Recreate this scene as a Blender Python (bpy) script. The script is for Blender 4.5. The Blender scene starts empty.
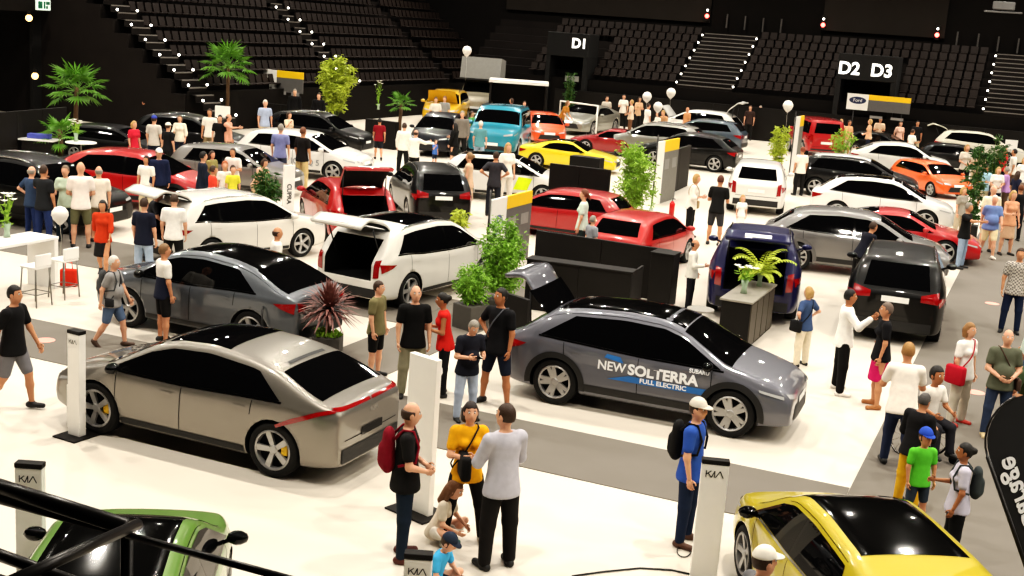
import bpy, bmesh, math, random
import numpy as np
from mathutils import Vector, Matrix
from mathutils.bvhtree import BVHTree
random.seed(7); np.random.seed(7)
SC = bpy.context.scene
COL = SC.collection
PI = math.pi
# ------------------------------------------------------------------ camera (calibrated from people heights, wheelbases and carpet lines)
CAM_F, CAM_H, CAM_P, CAM_R = 1226.5, 5.924, 0.2118, 0.0717
_up0 = np.array([0, math.sin(CAM_P), math.cos(CAM_P)]); _r0 = np.array([1., 0, 0])
C_FW = np.array([0, math.cos(CAM_P), -math.sin(CAM_P)])
C_R = math.cos(CAM_R)*_r0 + math.sin(CAM_R)*_up0
C_U = -math.sin(CAM_R)*_r0 + math.cos(CAM_R)*_up0
C_O = np.array([0, 0, CAM_H])
def ray(px, py): return C_FW*CAM_F + C_R*(px-512) - C_U*(py-288)
def P(px, py, z=0.0):
    d = ray(px, py); t = (z-CAM_H)/d[2]; return np.array([d[0]*t, d[1]*t, z])
def PD(px, py, dep):
    d = ray(px, py); return C_O + d*(dep/CAM_F)
def PR(w):
    v = np.asarray(w)-C_O; d = v@C_FW
    return 512+CAM_F*(v@C_R)/d, 288-CAM_F*(v@C_U)/d
ANG = math.radians(-23.1)
HU = np.array([math.cos(ANG), math.sin(ANG), 0]); HV = np.array([-math.sin(ANG), math.cos(ANG), 0])
def UV(u, v, z=0): return HU*u + HV*v + np.array([0, 0, z])
def toUV(p): return float(p@HU), float(p@HV)
# ------------------------------------------------------------------ materials
MATS = {}
def hexc(c):
    if isinstance(c, str):
        c = c.lstrip('#'); v = [int(c[i:i+2], 16)/255 for i in (0, 2, 4)]
        return tuple(x/12.92 if x < .04045 else ((x+.055)/1.055)**2.4 for x in v)
    return c
def mat(name, col, rough=.5, metal=0., coat=0., var=.12, scale=8., bump=0., emit=0., spec=.5):
    if name in MATS: return MATS[name]
    m = bpy.data.materials.new(name); m.use_nodes = True
    nt = m.node_tree; b = nt.nodes['Principled BSDF']
    c = hexc(col)
    b.inputs['Roughness'].default_value = rough; b.inputs['Metallic'].default_value = metal
    b.inputs['Specular IOR Level'].default_value = spec
    if coat: b.inputs['Coat Weight'].default_value = coat; b.inputs['Coat Roughness'].default_value = .03
    tc = nt.nodes.new('ShaderNodeTexCoord'); nz = nt.nodes.new('ShaderNodeTexNoise')
    nz.inputs['Scale'].default_value = scale; nz.inputs['Detail'].default_value = 3
    nt.links.new(tc.outputs['Object'], nz.inputs['Vector'])
    mx = nt.nodes.new('ShaderNodeMix'); mx.data_type = 'RGBA'
    mx.inputs[6].default_value = tuple(x*(1-var) for x in c)+(1,); mx.inputs[7].default_value = tuple(min(1, x*(1+var)) for x in c)+(1,)
    nt.links.new(nz.outputs['Fac'], mx.inputs[0]); nt.links.new(mx.outputs[2], b.inputs['Base Color'])
    if bump:
        bp = nt.nodes.new('ShaderNodeBump'); bp.inputs['Strength'].default_value = bump; bp.inputs['Distance'].default_value = .02
        nt.links.new(nz.outputs['Fac'], bp.inputs['Height']); nt.links.new(bp.outputs[0], b.inputs['Normal'])
    if emit:
        b.inputs['Emission Color'].default_value = c+(1,); b.inputs['Emission Strength'].default_value = emit
    MATS[name] = m; return m
def paint(col, metal=.0, rough=.38):
    lum = sum(hexc(col))/3
    return mat('car paint %s %.1f' % (col, metal), col, rough, metal, 1. if lum > .03 else .55, .04, 3., spec=.5 if lum > .03 else .2)
def cloth(col): return mat('cloth '+col, col, .85, 0, 0, .14, 14., .15, spec=.25)
def skin(col): return mat('skin '+col, col, .55, 0, 0, .06, 20., spec=.35)
def hairm(col): return mat('hair '+col, col, .6, 0, 0, .3, 60., .3)
GLASS = mat('tinted glass', (.0035, .0035, .004), .03, 0, 0, .05, spec=.32)
GLASS_CLEAR = mat('dusky glass', (.012, .012, .012), .05, 0, 0, .3, 3., spec=.6)
RUBBER = mat('tyre rubber', (.012, .012, .012), .8, spec=.3)
ALLOY = mat('alloy wheel metal', (.42, .41, .40), .3, .6)
ALLOYD = mat('dark alloy metal', (.03, .03, .03), .4, .3)
PLASTIC = mat('black plastic', (.012, .012, .012), .55, var=.2)
GLOSSB = mat('gloss black trim', (.004, .004, .004), .08, spec=.4)
CHROME = mat('chrome', (.75, .75, .74), .15, 1.)
REDL = mat('red lamp lens', (.26, .005, .006), .12, 0, 1., .15)
LAMP = mat('clear lamp lens', (.42, .42, .41), .08, 0, 1.)
DARK = mat('dark interior trim', (.008, .008, .008), .85, spec=.2)
PLATEW = mat('white plate', (.85, .85, .82), .5)
WHITE = mat('white board', (.86, .83, .77), .45, var=.03)
WHITEG = mat('white gloss board', (.88, .86, .82), .25, var=.02)
BLACKB = mat('black board', (.013, .0115, .0105), .6, var=.2, scale=2, spec=.2)
BLACKM = mat('matte black cloth', (.008, .0075, .007), .9, var=.3, scale=1.5, spec=.2)
STEEL = mat('black steel', (.02, .018, .017), .35, .3, var=.2)
INK = mat('black ink', (.01, .01, .01), .6)
YELLOWB = mat('yellow board', '#f2c21c', .5, var=.03)
GREYB = mat('grey board', (.12, .115, .11), .55)
# ------------------------------------------------------------------ mesh builder
def newmesh(name, V, F, mats, mi=None, smooth=True):
    me = bpy.data.meshes.new(name)
    me.from_pydata([tuple(map(float, v)) for v in V], [], [tuple(map(int, f)) for f in F])
    for m in mats: me.materials.append(m)
    if mi is not None: me.polygons.foreach_set('material_index', np.array(mi, dtype=np.int32))
    if smooth: me.polygons.foreach_set('use_smooth', np.ones(len(me.polygons), dtype=bool))
    me.update(); return me
def link(name, me, parent=None, loc=None, rz=0):
    o = bpy.data.objects.new(name, me); COL.objects.link(o)
    if parent is not None: o.parent = parent
    if loc is not None: o.location = tuple(map(float, loc))
    if rz: o.rotation_euler = (0, 0, rz)
    return o
def empty(name, loc=(0, 0, 0), rz=0, s=1):
    o = bpy.data.objects.new(name, None); COL.objects.link(o); o.empty_display_size = .2
    o.location = tuple(map(float, loc)); o.rotation_euler = (0, 0, rz); o.scale = (s, s, s); return o
def tag(o, label=None, cat=None, group=None, kind=None):
    if label: o['label'] = label
    if cat: o['category'] = cat
    if group: o['group'] = group
    if kind: o['kind'] = kind
    return o
def thing(name, label, cat, loc=(0, 0, 0), rz=0, group=None, s=1):
    return tag(empty(name, loc, rz, s), label, cat, group)
def copy_tree(o, parent=None):
    c = o.copy(); COL.objects.link(c)
    if parent is not None: c.parent = parent
    for ch in list(o.children): copy_tree(ch, c)
    return c
class MB:
    def __init__(s): s.V = []; s.F = []; s.M = []; s.m = 0
    def add(s, V, F):
        b = len(s.V); s.V += [tuple(v) for v in V]; s.F += [tuple(b+i for i in f) for f in F]; s.M += [s.m]*len(F); return s
    def box(s, a, b, mx=None, bev=0):
        x0, y0, z0 = a; x1, y1, z1 = b
        V = [(x0, y0, z0), (x1, y0, z0), (x1, y1, z0), (x0, y1, z0), (x0, y0, z1), (x1, y0, z1), (x1, y1, z1), (x0, y1, z1)]
        F = [(3, 2, 1, 0), (4, 5, 6, 7), (0, 1, 5, 4), (1, 2, 6, 5), (2, 3, 7, 6), (3, 0, 4, 7)]
        if bev:
            bm = bmesh.new(); vs = [bm.verts.new(v) for v in V]
            for f in F: bm.faces.new([vs[i] for i in f])
            bmesh.ops.bevel(bm, geom=list(bm.edges), offset=bev, segments=2, affect='EDGES', profile=.5)
            bm.verts.index_update(); V = [tuple(v.co) for v in bm.verts]; F = [[v.index for v in f.verts] for f in bm.faces]; bm.free()
        if mx is not None: V = [tuple(mx @ Vector(v)) for v in V]
        return s.add(V, F)
    def tube(s, pts, rad, n=8, cap=True):
        pts = [np.array(p, float) for p in pts]
        if not hasattr(rad, '__len__'): rad = [rad]*len(pts)
        V = []; F = []
        prev = None
        for i, p in enumerate(pts):
            t = pts[min(i+1, len(pts)-1)]-pts[max(i-1, 0)]; t = t/(np.linalg.norm(t)+1e-9)
            if prev is None:
                a = np.array([0, 0, 1.]) if abs(t[2]) < .9 else np.array([1., 0, 0])
            else: a = prev
            u = a - t*(a@t); u /= np.linalg.norm(u)+1e-9; prev = u; w = np.cross(t, u)
            for k in range(n):
                an = 2*PI*k/n; V.append(p+(u*math.cos(an)+w*math.sin(an))*rad[i])
        for i in range(len(pts)-1):
            for k in range(n):
                F.append((i*n+k, i*n+(k+1) % n, (i+1)*n+(k+1) % n, (i+1)*n+k))
        if cap: F.append(tuple(range(n-1, -1, -1))); F.append(tuple((len(pts)-1)*n+k for k in range(n)))
        return s.add(V, F)
    def lathe(s, prof, n=16, axis='z', c=(0, 0, 0)):
        V = []; F = []; m = len(prof)
        for k in range(n):
            a = 2*PI*k/n; ca, sa = math.cos(a), math.sin(a)
            for (r, h) in prof:
                p = (r*ca, r*sa, h) if axis == 'z' else ((r*ca, h, -r*sa) if axis == 'y' else (h, r*ca, r*sa))
                V.append((p[0]+c[0], p[1]+c[1], p[2]+c[2]))
        for k in range(n):
            for j in range(m-1):
                a, b = k*m+j, ((k+1) % n)*m+j
                F.append((a, b, b+1, a+1))
        return s.add(V, F)
    def ball(s, c, r, n=10, m=6, R=None):
        if not hasattr(r, '__len__'): r = (r, r, r)
        V = []; F = []
        for j in range(m+1):
            th = PI*j/m
            for k in range(n):
                a = 2*PI*k/n; v = np.array([r[0]*math.sin(th)*math.cos(a), r[1]*math.sin(th)*math.sin(a), r[2]*math.cos(th)])
                if R is not None: v = R @ v
                V.append(v+np.array(c))
        for j in range(m):
            for k in range(n):
                q = (j*n+k, (j+1)*n+k, (j+1)*n+(k+1) % n, j*n+(k+1) % n)
                F.append(q)
        return s.add(V, F)
    def prism(s, poly, y0, y1, ax='y'):
        # polygon in (x,z), extruded along y (ax='y') or polygon (x,y) extruded along z
        n = len(poly)
        f = (lambda p, h: (p[0], h, p[1])) if ax == 'y' else ((lambda p, h: (p[0], p[1], h)) if ax == 'z' else (lambda p, h: (h, p[0], p[1])))
        V = [f(p, y0) for p in poly]+[f(p, y1) for p in poly]
        F = [tuple(range(n)), tuple(range(2*n-1, n-1, -1))]+[(i, i+n, (i+1) % n+n, (i+1) % n) for i in range(n)]
        return s.add(V, F)
    def build(s, name, mats, parent=None, smooth=False, loc=None, rz=0, fix=True):
        if not isinstance(mats, (list, tuple)): mats = [mats]
        me = newmesh(name, s.V, s.F, mats, s.M, smooth)
        if fix:
            bm = bmesh.new(); bm.from_mesh(me); bmesh.ops.recalc_face_normals(bm, faces=bm.faces); bm.to_mesh(me); bm.free()
        return link(name, me, parent, loc, rz)
def textmesh(txt, size, extrude=.0, bold=0.0, align='CENTER'):
    cu = bpy.data.curves.new('lettering', 'FONT'); cu.body = txt; cu.size = size; cu.extrude = extrude; cu.offset = bold; cu.align_x = align; cu.align_y = 'CENTER'
    cu.resolution_u = 4
    o = bpy.data.objects.new('lettering', cu); COL.objects.link(o)
    dg = bpy.context.evaluated_depsgraph_get(); me = bpy.data.meshes.new_from_object(o.evaluated_get(dg))
    V = [tuple(v.co) for v in me.vertices]; F = [tuple(p.vertices) for p in me.polygons]
    bpy.data.objects.remove(o); bpy.data.curves.remove(cu); bpy.data.meshes.remove(me)
    return V, F
def lettering(txt, size, M, m, parent=None, name='lettering', bold=0.0, align='CENTER', sx=1.0, smooth=False):
    V, F = textmesh(txt, size, .002, bold, align)
    V = [tuple(M @ Vector((v[0]*sx, v[1], v[2]))) for v in V]
    return link(name, newmesh(name, V, F, [m], None, False), parent)
def frame(o, xa, ya):
    xa = Vector(xa).normalized(); ya = Vector(ya).normalized(); za = xa.cross(ya)
    return Matrix(((xa[0], ya[0], za[0], o[0]), (xa[1], ya[1], za[1], o[1]), (xa[2], ya[2], za[2], o[2]), (0, 0, 0, 1)))
# ------------------------------------------------------------------ cars
KIND = {
 'ev6': dict(L=(-2.37, 2.31), W=1.88, wb=2.90, r=.375, sill=.20, tum=.42, cr=.05,
   top=[(-2.37, .96), (-2.31, 1.07), (-2.12, 1.10), (-1.85, 1.21), (-1.4, 1.40), (-1.0, 1.49), (-.3, 1.555), (.3, 1.52), (.62, 1.42), (1.25, 1.08), (1.6, .99), (2.1, .86), (2.27, .72), (2.31, .64)],
   belt=[(-2.37, .92), (-1.8, 1.02), (-1, 1.0), (0, .96), (1.25, .97), (2.31, .62)],
   ws=(.52, 1.32), rg=('T', -2.06, -1.42), glass=(-1.52, -1.12, 1.22, .62), pil=[.02], roofp=(-.55, .42)),
 'solterra': dict(L=(-2.36, 2.33), W=1.86, wb=2.85, r=.38, sill=.22, tum=.40, cr=.05,
   top=[(-2.36, .98), (-2.30, 1.08), (-2.12, 1.14), (-1.95, 1.28), (-1.6, 1.52), (-1.2, 1.60), (-.4, 1.65), (.25, 1.62), (.58, 1.52), (1.28, 1.13), (1.6, 1.06), (2.1, .93), (2.29, .78), (2.33, .68)],
   belt=[(-2.36, .95), (-1.8, 1.10), (-1, 1.06), (0, 1.01), (1.25, 1.0), (2.33, .66)],
   ws=(.55, 1.36), rg=('T', -2.08, -1.62), glass=(-1.72, -1.2, 1.22, .62), pil=[-.06], roofp=(-1.3, .45)),
 'c40': dict(L=(-2.24, 2.20), W=1.87, wb=2.70, r=.37, sill=.21, tum=.40, cr=.05,
   top=[(-2.24, .98), (-2.19, 1.08), (-2.0, 1.13), (-1.8, 1.22), (-1.3, 1.45), (-.9, 1.54), (-.2, 1.60), (.3, 1.57), (.6, 1.48), (1.2, 1.12), (1.5, 1.06), (2.0, .96), (2.17, .8), (2.2, .7)],
   belt=[(-2.24, .95), (-1.8, 1.05), (-1, 1.04), (0, 1.0), (1.2, 1.0), (2.2, .66)],
   ws=(.56, 1.28), rg=('T', -2.0, -1.3), glass=(-1.42, -1.0, 1.14, .6), pil=[-.05], roofp=(-1.25, .48)),
 'suv': dict(L=(-2.38, 2.36), W=1.90, wb=2.86, r=.375, sill=.22, tum=.36, cr=.05,
   top=[(-2.38, 1.0), (-2.34, 1.08), (-2.26, 1.17), (-2.08, 1.40), (-1.90, 1.59), (-1.7, 1.65), (-1.1, 1.71), (-.2, 1.73), (.35, 1.68), (.62, 1.57), (1.28, 1.16), (1.6, 1.09), (2.15, 1.0), (2.32, .84), (2.36, .72)],
   belt=[(-2.38, .97), (-2.0, 1.16), (-1.6, 1.16), (-1, 1.10), (0, 1.06), (1.25, 1.06), (2.36, .7)],
   ws=(.58, 1.34), rg=('B', 1.13, 1.56), glass=(-1.86, -1.52, 1.22, .62), pil=[-.05, -1.12], roofp=(-1.2, .4)),
 'niro': dict(L=(-2.2, 2.22), W=1.85, wb=2.72, r=.36, sill=.21, tum=.34, cr=.05,
   top=[(-2.2, .95), (-2.15, 1.05), (-2.06, 1.12), (-1.9, 1.36), (-1.72, 1.51), (-1.2, 1.57), (-.3, 1.60), (.3, 1.57), (.6, 1.47), (1.2, 1.11), (1.5, 1.05), (2.05, .93), (2.19, .78), (2.22, .68)],
   belt=[(-2.2, .92), (-1.8, 1.06), (-1, 1.02), (0, .98), (1.2, .99), (2.22, .66)],
   ws=(.5, 1.26), rg=('B', 1.12, 1.46), glass=(-1.5, -1.25, 1.14, .58), pil=[-.1], roofp=(-1.35, .42)),
 'hatch': dict(L=(-2.08, 2.14), W=1.79, wb=2.60, r=.33, sill=.19, tum=.34, cr=.05,
   top=[(-2.08, .9), (-2.03, 1.0), (-1.93, 1.06), (-1.72, 1.30), (-1.55, 1.41), (-1.1, 1.46), (-.3, 1.48), (.25, 1.45), (.55, 1.36), (1.2, 1.02), (1.5, .96), (1.95, .84), (2.1, .72), (2.14, .62)],
   belt=[(-2.08, .88), (-1.6, .98), (-1, .97), (0, .93), (1.2, .92), (2.14, .6)],
   ws=(.46, 1.24), rg=('B', 1.05, 1.36), glass=(-1.55, -1.3, 1.12, .55), pil=[-.05], roofp=(-1.0, .36)),
 'coupe': dict(L=(-2.25, 2.35), W=1.88, wb=2.70, r=.35, sill=.16, tum=.50, cr=.05,
   top=[(-2.25, .86), (-2.2, 1.0), (-1.95, 1.05), (-1.6, 1.10), (-1.0, 1.28), (-.5, 1.36), (0, 1.37), (.3, 1.33), (1.0, .98), (1.4, .92), (2.1, .78), (2.31, .65), (2.35, .56)],
   belt=[(-2.25, .84), (-1.7, .97), (-1, .93), (0, .88), (1.2, .86), (2.35, .54)],
   ws=(.26, 1.02), rg=('T', -1.6, -.62), glass=(-1.15, -.8, .92, .3), pil=[-.35], roofp=(-.5, .2)),
 'jeep': dict(L=(-2.0, 2.1), W=1.85, wb=2.5, r=.40, sill=.32, tum=.14, cr=.05,
   top=[(-2.0, 1.0), (-1.97, 1.16), (-1.93, 1.74), (-1.85, 1.80), (-.8, 1.83), (.3, 1.83), (.55, 1.78), (.95, 1.26), (1.1, 1.2), (1.9, 1.12), (2.07, 1.0), (2.1, .9)],
   belt=[(-2.0, .98), (-1.8, 1.15), (-1, 1.15), (0, 1.14), (1.0, 1.12), (2.1, .88)],
   ws=(.58, .97), rg=('B', 1.2, 1.66), glass=(-1.82, -1.78, .8, .55), pil=[-.25, -1.1], roofp=(-.8, .3)),
}
def lerp(tab, x):
    return float(np.interp(x, [t[0] for t in tab], [t[1] for t in tab]))
def cat(tab, x): return lerp(tab, x)
def section(k, x):
    x0, x1 = k['L']
    zt = lerp(k['top'], x); zb = min(lerp(k['belt'], x), zt-.035)
    e = max(0, (x0+.55-x)/.55, (x-(x1-.75))/.75); e = min(e, 1)
    zs = k['sill'] + .06*e*e
    w = k['W']/2*(1-.17*e**2.2)
    cr = min(k['cr'], .4*(zt-zb)); wb_ = .955*w; dz = zt-cr-zb
    wr = max(wb_-k['tum']*dz-.02, .3)
    pts = [(0, zs), (.8*w, zs), (.95*w, zs+.02), (.985*w, zs+.14), (w, zs+.52*(zb-zs)), (.995*w, zb-.14), (.98*w, zb-.04), (wb_, zb),
           (wb_-k['tum']*dz*.5, zb+dz*.52), (wr+.01, zb+dz*.93), (wr-.05, zt-cr*.55), (wr*.5, zt-cr*.1), (0, zt)]
    return pts
def wr_at(k, x):
    p = section(k, x); return p[9][0], p[9][1], p[7][1]
KIND['forester'] = dict(KIND['suv'])
_tmpcol = None
def apply_mods(o):
    bpy.context.view_layer.update(); dg = bpy.context.evaluated_depsgraph_get()
    me = bpy.data.meshes.new_from_object(o.evaluated_get(dg)); return me
def body_mesh(kn, sub, cavity):
    k = KIND[kn]; x0, x1 = k['L']
    xs = [x0, x0+.03, x0+.09, x0+.18]+list(np.linspace(x0+.3, x1-.3, 22))+[x1-.2, x1-.1, x1-.04, x1]
    V = []; F = []; n = 12
    for i, x in enumerate(xs):
        s = section(k, x)
        if i in (0, len(xs)-1):
            cz = (s[0][1]+s[-1][1])/2
            s = [(a*.93, cz+(b-cz)*.9) for a, b in s]
        ring = s+[(-a, b) for a, b in s[-2:0:-1]]
        V += [(x, a, b) for a, b in ring]
    m = 2*n
    for i in range(len(xs)-1):
        for j in range(m):
            F.append((i*m+j, (i+1)*m+j, (i+1)*m+(j+1) % m, i*m+(j+1) % m))
    for base, rev in ((0, False), ((len(xs)-1)*m, True)):
        for j in range(n):
            a, b = j, j+1; c, d = (m-j-1), (m-j) % m
            f = [a, b, c, d] if j not in (0, n-1) else ([0, 1, m-1] if j == 0 else [n-1, n, n+1])
            f = [base+q for q in f]
            F.append(tuple(f))
    me = newmesh('body', V, F, [WHITE, DARK, DARK])
    bm = bmesh.new(); bm.from_mesh(me); bmesh.ops.recalc_face_normals(bm, faces=bm.faces); bm.to_mesh(me); bm.free()
    o = link('body', me)
    md = o.modifiers.new('s', 'SUBSURF'); md.levels = sub; md.render_levels = sub
    me1 = apply_mods(o)
    bvh = BVHTree.FromPolygons([tuple(v.co) for v in me1.vertices], [tuple(p.vertices) for p in me1.polygons])
    o.modifiers.clear(); o.data = me1
    # wheel arches
    cut = MB(); R = k['r']+.045
    for sx in (-1, 1):
        for sy in (-1, 1):
            y0, y1 = sy*(k['W']/2-.36), sy*(k['W']/2+.2)
            prof = [(0, y0), (R, y0), (R, y1), (0, y1)]
            cut.lathe(prof, 28, 'y', (sx*k['wb']/2, 0, k['r']-.01))
    if cavity:
        zt = lerp(k['top'], x0+.75)
        cut.box((x0-.3, -k['W']*.315, .66), (x0+1.15, k['W']*.315, zt-.19))
    cme = newmesh('cut', cut.V, cut.F, [WHITE, DARK, DARK], [1]*len(cut.F), False)
    bm = bmesh.new(); bm.from_mesh(cme); bmesh.ops.remove_doubles(bm, verts=bm.verts, dist=1e-5); bmesh.ops.recalc_face_normals(bm, faces=bm.faces); bm.to_mesh(cme); bm.free()
    c = link('cut', cme)
    b = o.modifiers.new('b', 'BOOLEAN'); b.operation = 'DIFFERENCE'; b.object = c; b.solver = 'EXACT'
    me2 = apply_mods(o)
    bpy.data.objects.remove(c); bpy.data.objects.remove(o)
    return me2, bvh
DIRS = {'L': ((0, -1, 0), lambda a, b: (a, 4, b)), 'R': ((0, 1, 0), lambda a, b: (a, -4, b)), 'T': ((0, 0, -1), lambda a, b: (a, b, 4)),
        'B': ((1, 0, 0), lambda a, b: (-5, a, b)), 'F': ((-1, 0, 0), lambda a, b: (5, a, b))}
def proj_grid(bvh, d, G, off):
    dr, og = DIRS[d]; dv = Vector(dr); n, m = len(G), len(G[0]); idx = {}; V = []; F = []
    for i in range(n):
        for j in range(m):
            h = bvh.ray_cast(Vector(og(*G[i][j])), dv)
            if h[0] is None: continue
            nn = h[1]; nn = -nn if nn.dot(dv) > 0 else nn
            idx[i, j] = len(V); V.append(tuple(h[0]+nn*off))
    for i in range(n-1):
        for j in range(m-1):
            q = [(i, j), (i+1, j), (i+1, j+1), (i, j+1)]
            if all(t in idx for t in q): F.append(tuple(idx[t] for t in q))
    return V, F
def strip2(lo, hi, n, m):
    def rs(p, t):
        d = [0]
        for a, b in zip(p, p[1:]): d.append(d[-1]+math.dist(a, b))
        return (np.interp(t*d[-1], d, [q[0] for q in p]), np.interp(t*d[-1], d, [q[1] for q in p]))
    return [[tuple(np.array(rs(lo, i/n))*(1-j/m)+np.array(rs(hi, i/n))*(j/m)) for j in range(m+1)] for i in range(n+1)]
_wheel = {}
def wheel_mesh(r, style, w=.235):
    key = (round(r, 3), style)
    if key in _wheel: return _wheel[key]
    t = MB(); rr = r*.72
    t.lathe([(rr, -w/2), (r-.03, -w/2), (r-.008, -w/2+.02), (r, -w/4), (r, w/4), (r-.008, w/2-.02), (r-.03, w/2), (rr+.01, w/2+.004), (rr, w/2-.01)], 28, 'y')
    t.m = 0
    tm = newmesh('tyre', t.V, t.F, [RUBBER], None, True)
    q = MB(); q.m = 0
    q.lathe([(rr+.004, w/2-.004), (rr-.012, w/2+.006), (rr-.028, w/2-.004), (rr-.035, -w/2+.02)], 28, 'y')
    n = {'five': 5, 'ten': 10, 'double': 5}[style]
    for i in range(n):
        a0 = 2*PI*i/n
        subs = [(-.17, .10, .055), (.17, .10, .055)] if style == 'double' else ([(0, .06, .085)] if style == 'five' else [(0, .045, .055)])
        for da, w0, w1 in subs:
            a = a0
            def pt(rad, s, y):
                ang = a+da*(rad/rr)*1.2
                return (rad*math.cos(ang)-s*math.sin(ang), y, rad*math.sin(ang)+s*math.cos(ang))
            V = [pt(.03, -w0/2, w/2-.03), pt(.03, w0/2, w/2-.03), pt(rr-.02, w1/2, w/2-.008), pt(rr-.02, -w1/2, w/2-.008),
                 pt(.03, -w0/2, w/2-.07), pt(.03, w0/2, w/2-.07), pt(rr-.02, w1/2, w/2-.05), pt(rr-.02, -w1/2, w/2-.05)]
            q.add(V, [(0, 1, 2, 3), (0, 4, 5, 1), (1, 5, 6, 2), (2, 6, 7, 3), (3, 7, 4, 0)])
    q.lathe([(0, w/2-.015), (.05, w/2-.018), (.065, w/2-.03), (.065, w/2-.08)], 16, 'y')
    q.m = 1; q.lathe([(0, w/2-.075), (rr-.02, w/2-.075)], 24, 'y')
    bm_ = newmesh('rim', q.V, q.F, [ALLOY, DARK], q.M, False)
    for me in (tm, bm_):
        b = bmesh.new(); b.from_mesh(me); bmesh.ops.recalc_face_normals(b, faces=b.faces); b.to_mesh(me); b.free()
    _wheel[key] = (tm, bm_); return _wheel[key]
_cache = {}
def car_parts(kn, sub, cavity, detail):
    """list of (part name, mesh, slot role, children) for a kind; every mesh has one slot unless noted"""
    key = (kn, sub, cavity, detail)
    if key in _cache: return _cache[key]
    k = KIND[kn]; x0, x1 = k['L']; body, bvh = body_mesh(kn, sub, cavity); out = []
    W2 = k['W']/2
    def part(name, V, F, role, smooth=True, xf=None):
        if not F: return None
        if xf is not None: V = [tuple(xf @ Vector(v)) for v in V]
        me = newmesh(name, V, F, [WHITE], None, smooth); out.append((name, me, role)); return me
    out.append(('body', body, 'body'))
    # side windows
    xr0, xr1, xf0, xf1 = k['glass']
    def zlo(x): return wr_at(k, x)[2]+.025
    def zhi(x): w, zt, zb = wr_at(k, x); return max(zb+.03, zt-.055)
    posts = [xr0]+[p for p in sorted(k['pil'])]+[xf0]
    for side in ('L', 'R'):
        for a in range(len(posts)-1):
            xa, xb = posts[a]+(.0 if a == 0 else .03), posts[a+1]-(.0 if a == len(posts)-2 else .03)
            lo = [(x, zlo(x)) for x in np.linspace(xa, xb, 10)]
            xa2 = xr1 if a == 0 else xa-.03; xb2 = xf1 if a == len(posts)-2 else xb-.03
            hi = [(x, zhi(x)) for x in np.linspace(xa2, xb2, 10)]
            V, F = proj_grid(bvh, side, strip2(lo, hi, 12, 5), .006); part('side_window', V, F, 'glass')
        for xp in k['pil']:
            V, F = proj_grid(bvh, side, strip2([(xp-.035, zlo(xp-.03)), (xp+.035, zlo(xp+.03))], [(xp-.06, zhi(xp-.05)), (xp+.01, zhi(xp))], 2, 5), .005); part('pillar_trim', V, F, 'wtrimb')
        if detail:
            lo = [(x, zlo(x)-.03) for x in np.linspace(xr0-.03, xf0+.04, 14)]; hi = [(a, b+.025) for a, b in lo]
            V, F = proj_grid(bvh, side, strip2(lo, hi, 20, 1), .008); part('window_trim', V, F, 'wtrim')
            zz = lambda x: k['sill']+.02
            lo = [(x, zz(x)) for x in (-k['wb']/2+k['r']+.07, k['wb']/2-k['r']-.07)]; hi = [(a, b+(.20 if kn == 'solterra' else .13)) for a, b in lo]
            V, F = proj_grid(bvh, side, strip2(lo, hi, 14, 2), .012); part('sill_trim', V, F, 'clad')
            for ax in (-1, 1):
                R0, R1 = k['r']+.035, k['r']+(.135 if kn == 'solterra' else .105)
                an = np.linspace(-.12, PI+.12, 18)
                lo = [(ax*k['wb']/2+R0*math.cos(t), k['r']-.01+R0*math.sin(t)) for t in an]; hi = [(ax*k['wb']/2+R1*math.cos(t), k['r']-.01+R1*math.sin(t)) for t in an]
                V, F = proj_grid(bvh, side, strip2(lo, hi, 22, 2), .014); part('arch_trim', V, F, 'arch')
            for px, zz0 in [(p, None) for p in k['pil'][:1]]+[(xf0-.12, None), (xr0+.42, 1)]:
                za = k['sill']+.16 if zz0 is None else k['r']+.42
                G = strip2([(px, za), (px-.02, wr_at(k, px)[2]-.02)], [(px+.012, za), (px-.008, wr_at(k, px)[2]-.02)], 8, 1)
                V, F = proj_grid(bvh, side, G, .003); part('door_seam', V, F, 'seam')
            for px in (k['pil'][0]+.14, xr0+.52) if kn != 'coupe' else (k['pil'][0]+.1,):
                z = wr_at(k, px)[2]-.14
                V, F = proj_grid(bvh, side, strip2([(px, z), (px+.2, z-.005)], [(px, z+.035), (px+.2, z+.03)], 5, 2), .025); part('door_handle', V, F, 'handle')
        sy = 1 if side == 'L' else -1
        q = MB(); xm = xf0-.18; wm = section(k, xm)[7][0]; zm = wr_at(k, xm)[2]
        q.ball((xm, sy*(wm+.15), zm+.08), (.09, .12, .075), 10, 6); q.tube([(xm+.02, sy*(wm-.03), zm+.01), (xm+.01, sy*(wm+.09), zm+.05)], .025, 6)
        part('wing_mirror', q.V, q.F, 'mirror')
    # windscreen
    a, b = k['ws']
    def topgrid(xa, xb, inset, n=8, m=10):
        return [[(x, f*(wr_at(k, x)[0]-inset)) for f in np.linspace(-1, 1, m+1)] for x in np.linspace(xa, xb, n+1)]
    V, F = proj_grid(bvh, 'T', topgrid(a, b, .05), .006); part('windscreen', V, F, 'glass')
    V, F = proj_grid(bvh, 'T', topgrid(k['roofp'][0], k['roofp'][1], .07, 8), .006); part('sunroof', V, F, 'roofglass')
    if True:
        V, F = proj_grid(bvh, 'T', topgrid(k['rg'][1] if k['rg'][0] == 'T' else (x0+.95 if kn == 'niro' else x0+.62), a-.025, -.0, 14), .004); part('roof_panel', V, F, 'roof')
    if kn == 'ev6':
        V, F = proj_grid(bvh, 'T', [[(x, y) for y in np.linspace(-.42, .42, 9)] for x in (-1.36, -1.30)], .006); part('spoiler_slot', V, F, 'clad')
    # rear: glass, tailgate
    hx = x0+.62; hz = lerp(k['top'], hx)-.03
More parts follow.
